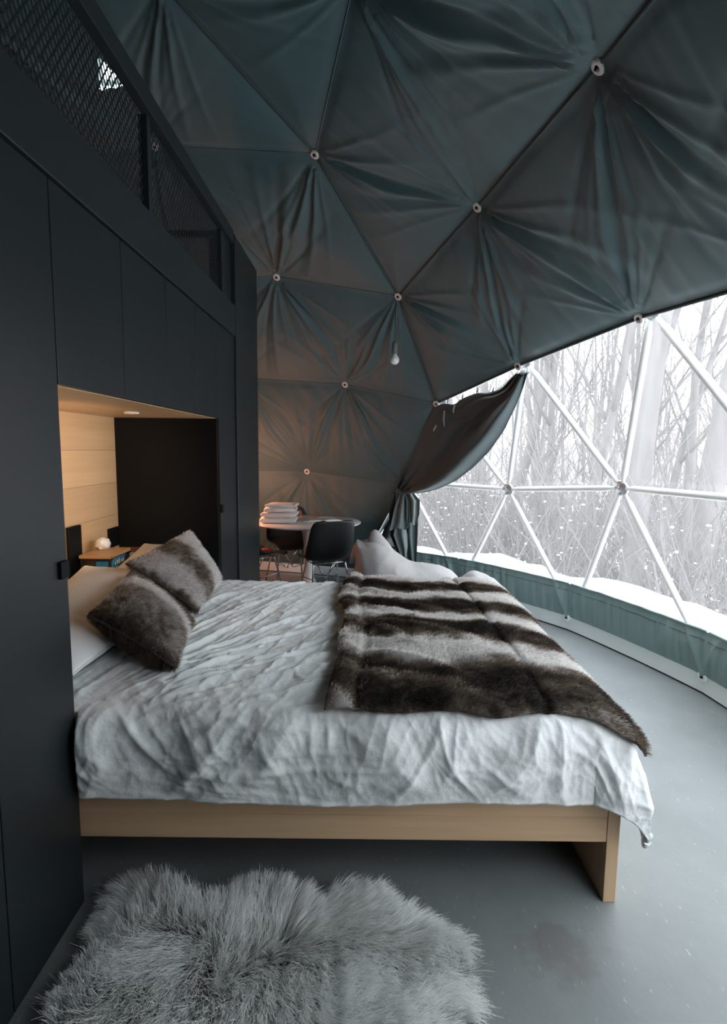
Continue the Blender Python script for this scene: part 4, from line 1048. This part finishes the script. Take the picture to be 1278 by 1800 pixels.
# ------------------------------------------------------------------ tied back curtain at the window's edge
M['curtain'] = mat('dark_teal_curtain', (0.040, 0.066, 0.072), 0.7, bump=0.1, bscale=200, sheen=0.2)
def on_dome(x, y, R):
    d = ray(x, y); d = d/np.linalg.norm(d); o = CP-DC; b = o@d; c = o@o-R*R; return CP + d*(-b+math.sqrt(b*b-c))
cur = empty('curtain', tuple(on_dome(708, 856, 3.9)), label='dark teal curtain swagged from the dome ridge and tied back with a bow', cat='curtain')
C0 = np.array(cur.location)
def poly(pts, n):
    pts = np.array(pts, float); s = np.concatenate([[0], np.cumsum(np.linalg.norm(np.diff(pts, axis=0), axis=1))]); q = np.linspace(0, s[-1], n)
    o = np.stack([np.interp(q, s, pts[:, 0]), np.interp(q, s, pts[:, 1])], 1)
    for _ in range(4): o[1:-1] = (o[:-2]+2*o[1:-1]+o[2:])/4
    return o
n1, n2 = 90, 80
up = poly([(696, 866), (704, 832), (728, 785), (752, 738), (768, 712), (786, 708), (798, 713), (812, 700), (822, 697), (838, 690), (858, 691), (882, 683), (900, 664), (912, 654)], n1)
lo = poly([(708, 866), (722, 868), (742, 866), (768, 860), (800, 846), (832, 822), (860, 794), (886, 758), (908, 712), (922, 678), (927, 656)], n1)
w = np.linspace(0, 1, n2)
CG = np.zeros((n1, n2, 3))
for i in range(n1):
    pu = on_dome(*up[i], 3.97); pl = on_dome(*lo[i], 3.84)
    tt = i/(n1-1); open_ = math.sin(PI*min(1, max(0, tt)))**0.6
    for j, t in enumerate(w):
        p = pu+(pl-pu)*t; n_ = DC-p; n_ /= np.linalg.norm(n_)
        f = 0.030*open_*math.sin(t*PI*9+2.0*math.sin(tt*3))*(0.25+0.75*t)*0.6 + 0.14*open_*math.exp(-((t-0.82)/0.13)**2) - 0.03*open_*math.exp(-((t-0.55)/0.12)**2)
        f += 0.035*(1-open_)*math.sin(t*PI*8)
        CG[i, j] = p+n_*f
cl_ = obj_np('swag', CG.reshape(-1, 3)-C0, grid_faces(n1, n2), M['curtain'], cur)
cl_.modifiers.new('thickness', 'SOLIDIFY').thickness = 0.004
# hanging tail and bow below the tie
def ruffle(name, path, m='curtain', depth=0.03, waves=3.5, n=50, mm=26):
    """path: list of (left px, right px, y px, Y depth). A pleated hanging piece."""
    P = np.zeros((n, mm, 3)); q = np.array(path, float); s = np.linspace(0, 1, len(q))
    for i, t in enumerate(np.linspace(0, 1, n)):
        l, r, y, Y = [np.interp(t, s, q[:, c]) for c in range(4)]
        for j, u in enumerate(np.linspace(0, 1, mm)):
            p = ony(l+(r-l)*u, y + 3.0*math.sin(u*9+1.0)*t, Y); p[1] += depth*math.sin(u*PI*waves*2)*(0.35+0.65*math.sin(PI*min(1, t*0.7+0.2)))
            P[i, j] = p
    o = obj_np(name, P.reshape(-1, 3)-C0, grid_faces(n, mm), M[m], cur); o.modifiers.new('thickness', 'SOLIDIFY').thickness = 0.003; return o
M['curtain_grey'] = mat('grey_green_curtain_lining', (0.13, 0.16, 0.162), 0.8, bump=0.1, bscale=200)
YC = float(C0[1])-0.04
ruffle('hanging_tail', [(690, 722, 866, YC), (684, 735, 900, YC), (686, 734, 940, YC), (706, 732, 985, YC), (712, 730, 1025, YC)], 'curtain', 0.035, 2.5)
ruffle('bow_loop', [(703, 717, 868, YC-0.06), (694, 720, 892, YC-0.09), (688, 720, 918, YC-0.09), (684, 716, 930, YC-0.07)], 'curtain_grey', 0.03, 1.6)
ruffle('bow_loop', [(712, 728, 868, YC-0.07), (715, 738, 880, YC-0.11), (715, 737, 905, YC-0.11), (716, 732, 921, YC-0.08)], 'curtain_grey', 0.035, 1.5)
ruffle('bow_tail', [(697, 711, 915, YC-0.05), (692, 716, 940, YC-0.06), (700, 717, 962, YC-0.06), (706, 715, 978, YC-0.05)], 'curtain_grey', 0.02, 1.2)
obj_tubes('tie_band', [([ony(x, y, YC-0.03)-C0 for x, y in ((697, 860), (706, 868), (718, 871), (728, 868))], 0.022, 10)], M['curtain'], cur)
M['strap'] = mat('pale_strap', (0.45, 0.50, 0.50), 0.8)
for a, b in (((781, 722), (781, 750)), ((799, 712), (797, 726)), ((767, 747), (762, 758))):
    pa, pb = on_dome(*a, 3.90), on_dome(*b, 3.88); d = pb-pa; sd = np.cross(d, DC-pa); sd = sd/np.linalg.norm(sd)*0.008
    mid = (pa+pb)/2+(DC-pa)/4*0.01
    V = np.array([pa-sd, pa+sd, mid-sd, mid+sd, pb-sd*0.6, pb+sd*0.6])-C0
    o = obj_np('strap', V, [(0, 1, 3, 2), (2, 3, 5, 4)], M['strap'], cur); o.modifiers.new('thickness', 'SOLIDIFY').thickness = 0.002
for x, y in ((786, 708), (812, 700), (838, 690), (866, 689)):
    pa = on_dome(x, y, 3.955); pb = on_dome(x+2, y-8, 3.985); obj_tubes('tab', [([pa-C0, pb-C0], 0.006, 6)], M['curtain'], cur)

# ------------------------------------------------------------------ hanging bulb
pe = HUB[hE]-GU[hE]*0.05; zb = float(ony(700, 632, pe[1])[2])
bp_ = empty('pendant_bulb', tuple(pe), label='bare white globe bulb hanging on a cord from the dome', cat='lamp')
zr = zb-pe[2]
M['cord'] = mat('grey_cord', (0.05, 0.06, 0.065), 0.6); M['socket'] = mat('grey_socket', (0.13, 0.15, 0.155), 0.5)
M['globe'] = mat('opal_glass', (0.78, 0.80, 0.82), 0.18)
obj_tubes('cord', [([(0, 0, 0), (0.002, 0, zr*0.5), (0, 0, zr+0.135)], 0.0035, 8)], M['cord'], bp_)
lathe('socket', [(0, 0.145), (0.012, 0.145), (0.024, 0.132), (0.026, 0.12), (0.026, 0.052), (0.023, 0.044), (0, 0.044)], M['socket'], bp_, 24, (0, 0, zr))
lathe('globe', [(0.0, 0.046), (0.018, 0.046), (0.020, 0.036), (0.030, 0.024), (0.038, 0.008), (0.040, -0.004), (0.036, -0.021), (0.025, -0.035), (0.012, -0.042), (0.0, -0.0435)], M['globe'], bp_, 28, (0, 0, zr))

# ------------------------------------------------------------------ outside: snow, hill, trees
M['snow'] = mat('snow', (0.82, 0.82, 0.83), 0.85, bump=0.2, bscale=6)
M['hillside'] = mat('wooded_hillside', (0.30, 0.265, 0.27), 0.95, col2=(0.20, 0.185, 0.20), vscale=0.9, stretch=(3, 3, 0.6), detail=8)  # distance haze is mixed into this lilac grey base colour
M['bark'] = mat('grey_bark', (0.10, 0.092, 0.095), 0.95, col2=(0.16, 0.15, 0.152), vscale=5, stretch=(1, 1, 0.25), bump=0.5, bscale=14)
def ground_z(x, y):
    r = np.hypot(x-DC[0], y-DC[1])
    bank = np.interp(r, [0, 4.0, 4.25, 4.9, 5.8, 7.0, 9, 12, 20, 30, 55, 90], [-0.3, -0.3, 0.28, 0.27, -0.35, -1.05, -1.5, -1.75, -2.1, -2.6, -4.2, -6.0])
    bank = bank + 1.1*np.exp(-((np.arctan2(y-DC[1], x-DC[0])-1.42)/0.22)**2)*np.clip((r-4.6)/1.5, 0, 1)*np.clip((16-r)/6, 0, 1)
    return bank + np.clip((r-5)/3, 0, 1)*0.22*fbm(x*0.25, y*0.25, 2.0, 3) + np.exp(-((r-4.9)/0.6)**2)*(0.10*noise3(x*1.1, y*1.1, 5.0)+0.05*noise3(x*3, y*3, 1.0))
def snow_ground():
    rr = np.concatenate([np.linspace(4.18, 8, 40), np.geomspace(8.2, 90, 50)]); na = 180; a = np.linspace(0, 2*PI, na+1)
    X = DC[0]+rr[:, None]*np.cos(a); Y = DC[1]+rr[:, None]*np.sin(a); Z = ground_z(X, Y)
    obj_np('snow_ground', np.stack([X, Y, Z], -1).reshape(-1, 3), grid_faces(len(rr), na+1)[:, ::-1], M['snow'], None, kind='structure', label='snow covered ground banked up against the dome', cat='snow')
snow_ground()
def hill():
    n = 240; a = np.linspace(-0.6, 1.9, n); rows_ = []
    for k in range(10):
        t = k/9; rad_ = 70+28*t
        h = (1.0+6.2*t**0.8)*(0.8+0.35*noise3(a*3, 0.0, 2.0)+0.10*noise3(a*14, t, 4.0))+0.5*t*noise3(a*60, t*3, 6.0)
        rows_.append(np.stack([rad_*np.cos(a), rad_*np.sin(a), -5.0+h*1.15], 1))
    P = np.array(rows_); obj_np('hill', P.reshape(-1, 3), grid_faces(10, n)[:, ::-1], M['hillside'], None, kind='structure', label='low wooded hill on the horizon beyond the snowy forest', cat='hill')
hill()

def grow(seed, height, r0, forks, lean=(0, 0), spread=0.55, twig=True, trunk_frac=0.55, first=0.25):
    """A bare broadleaf tree: trunk tubes and branch tubes, base at the origin."""
    R = random.Random(seed); trunk, br = [], []
    def stem_(p, d, L, r, n, wob, up=0.10, tip=0.25):
        pts = [np.array(p, float)]; rs = [r]; d = np.array(d, float)
        for i in range(n):
            d = d+np.array([R.gauss(0, wob), R.gauss(0, wob), R.gauss(0, wob*0.5)+up]); d /= np.linalg.norm(d)
            pts.append(pts[-1]+d*L/n); rs.append(r*(1-(1-tip)*(i+1)/n))
        return pts, rs
    pts, rs = stem_((0, 0, -0.3), (lean[0], lean[1], 1), height, r0, 14, 0.045, 0.05, 0.18)
    rs[0] = r0*1.35; trunk.append((pts, rs, 9))
    def along(pts, rs, t):
        q = t*(len(pts)-1); i = min(int(q), len(pts)-2); f = q-i
        return pts[i]*(1-f)+pts[i+1]*f, rs[i]*(1-f)+rs[i+1]*f, (pts[i+1]-pts[i])/np.linalg.norm(pts[i+1]-pts[i])
    for k in range(forks):
        t = first+(0.97-first)*(k+R.random())/forks; p, r, d = along(pts, rs, t); a = R.uniform(0, 2*PI)
        o = np.array([math.cos(a), math.sin(a), 0.0]); dd = d*0.8+o*spread*R.uniform(0.7, 1.5); dd[2] = max(dd[2], 0.35)
        L = height*R.uniform(0.16, 0.36)*(1.15-t*0.6); bp, brs = stem_(p, dd/np.linalg.norm(dd), L, r*R.uniform(0.35, 0.6), 6, 0.10, 0.08)
        br.append((bp, brs, 5))
        for m in range(R.randint(4, 6)):
            p2, r2, d2 = along(bp, brs, R.uniform(0.2, 0.97)); a = R.uniform(0, 2*PI); o = np.array([math.cos(a), math.sin(a), R.uniform(-0.2, 0.5)])
            dd = d2*0.9+o*0.7; sp, srs = stem_(p2, dd/np.linalg.norm(dd), L*R.uniform(0.25, 0.5), max(r2*0.5, 0.008), 4, 0.14, 0.05); br.append((sp, srs, 4))
            if twig:
                for w in range(4):
                    p3, r3, d3 = along(sp, srs, R.uniform(0.2, 1.0)); o = np.array([R.gauss(0, 1), R.gauss(0, 1), R.gauss(0.2, 0.6)]); dd = d3+o*0.5
                    tp, trs = stem_(p3, dd/np.linalg.norm(dd), L*R.uniform(0.10, 0.24), max(r3*0.5, 0.004), 2, 0.15, 0.03); br.append((tp, trs, 3))
    return trunk, br
def tree_obj(name, seed, height, r0, forks, lean, label, group=None, **kw):
    tr, br = grow(seed, height, r0, forks, lean, **kw)
    o = obj_tubes(name, tr, M['bark'], None, label=label, cat='tree', group=group)
    obj_tubes('branches', br, M['bark'], o); return o
def at_px(x, dist):
    """ground point in the photograph's direction x at a given distance"""
    d = ray(x, 790); d = d*[1, 1, 0]; d /= np.linalg.norm(d); p = d*dist; return p[0], p[1]
def put(o, x, y, rz=0.0, s=1.0):
    o.location = (x, y, float(ground_z(np.array(x), np.array(y)))); o.rotation_euler = (0, 0, rz); o.scale = (s, s, s)
big = [('tree_with_thick_trunk', 101, 15, 0.185, 12, (0.045, 0.0), 1120, 9.2, 'thick grey tree trunk standing nearest outside right of the middle strut joint', dict(first=0.42)),
       ('tree_with_thick_trunk', 102, 16, 0.235, 12, (0.055, 0.0), 1222, 9.8, 'thickest grey tree trunk outside at the right edge of the window', dict(first=0.40)),
       ('leaning_tree', 103, 12, 0.12, 12, (0.20, 0.05), 1010, 11.0, 'slender leaning tree with stems fanning to the right outside the window', dict(first=0.2)),
       ('leaning_tree', 104, 12, 0.11, 12, (0.33, 0.0), 1000, 11.4, 'most strongly leaning tree outside behind the strut joint', dict(first=0.2)),
       ('upright_tree', 105, 12, 0.10, 11, (0.02, 0.0), 972, 12.5, 'thin upright tree outside between the two strut joints', dict(first=0.3)),
       ('upright_tree', 106, 13, 0.12, 12, (0.06, 0.0), 905, 13.0, 'slim upright tree outside behind the left strut joint', dict(first=0.3)),
       ('leaning_tree', 107, 12, 0.10, 12, (0.24, 0.1), 1150, 12.5, 'slender tree leaning right between the two thick trunks', dict(first=0.25))]
for nm, sd, h, r0, fk, ln, px, dist, lb, kw in big:
    o = tree_obj(nm, sd, h, r0, fk, ln, lb, **kw); put(o, *at_px(px, dist))
protos = [tree_obj('bare_tree', 200+i, 10+i % 3, 0.07+0.015*(i % 4), 12, (random.uniform(-.12, .12), random.uniform(-.1, .1)), 'bare grey winter tree in the crowded snowy forest beyond the window', 'bare trees of the forest', first=0.18) for i in range(6)]
spots = []
tr_ = random.Random(5)
while len(spots) < 96:
    px = tr_.uniform(700, 1420); dist = 11.5+36*tr_.random()**1.1
    x, y = at_px(px, dist)
    if all(math.hypot(x-a, y-b) > 0.8 for a, b in spots): spots.append((x, y))
used = set()
for i, (x, y) in enumerate(spots):
    pr = protos[i % 6]
    if i < 6: o = pr
    else:
        o = pr.copy(); COL.objects.link(o)
        for ch in pr.children:
            c = ch.copy(); COL.objects.link(c); c.parent = o
    put(o, x, y, tr_.uniform(0, 6.28), tr_.uniform(0.75, 1.25))
# saplings and snow laden brush between the trunks
def brush(seed):
    R = random.Random(seed); tb = []
    for k in range(26):
        a = R.uniform(0, 6.28); d = np.array([math.cos(a)*R.uniform(0.1, 0.5), math.sin(a)*R.uniform(0.1, 0.5), 1.0]); p = np.array([R.gauss(0, .25), R.gauss(0, .25), -0.1]); L = R.uniform(0.8, 2.4); pts = [p]
        for i in range(4): d = d+np.array([R.gauss(0, .12), R.gauss(0, .12), 0]); d /= np.linalg.norm(d); pts.append(pts[-1]+d*L/4)
        tb.append((pts, [0.012, 0.010, 0.008, 0.006, 0.004], 4))
        for m in range(3):
            q = pts[R.randint(1, 3)]; dd = d+np.array([R.gauss(0, .6), R.gauss(0, .6), .2]); dd /= np.linalg.norm(dd); tb.append(([q, q+dd*L*0.2, q+dd*L*0.38], [0.006, 0.005, 0.003], 3))
    return tb
bprotos = [obj_tubes('brushwood', brush(300+i), M['bark'], None, label='thin leafless snow flecked brush growing among the trees outside', cat='bush', group='leafless brush in the snow') for i in range(3)]
for bp0 in bprotos:
    R = random.Random(77); me = bp0.data; bm = bmesh.new()
    for k in range(22):
        c = me.vertices[R.randrange(len(me.vertices))].co
        g = bmesh.ops.create_icosphere(bm, subdivisions=1, radius=1, matrix=Matrix.Translation(c) @ Matrix.Diagonal((R.uniform(.012, .032), R.uniform(.012, .03), R.uniform(.008, .016), 1)))
    obj_bm('snow_load', bm, M['snow'], bp0, True, kind='stuff')
for i in range(130):
    o = bprotos[i % 3] if i < 3 else bprotos[i % 3].copy()
    if i >= 3:
        COL.objects.link(o)
        for ch in bprotos[i % 3].children:
            c = ch.copy(); COL.objects.link(c); c.parent = o
    put(o, *at_px(tr_.uniform(710, 1380), 8.5+22*tr_.random()), tr_.uniform(0, 6.28), tr_.uniform(0.8, 1.5))
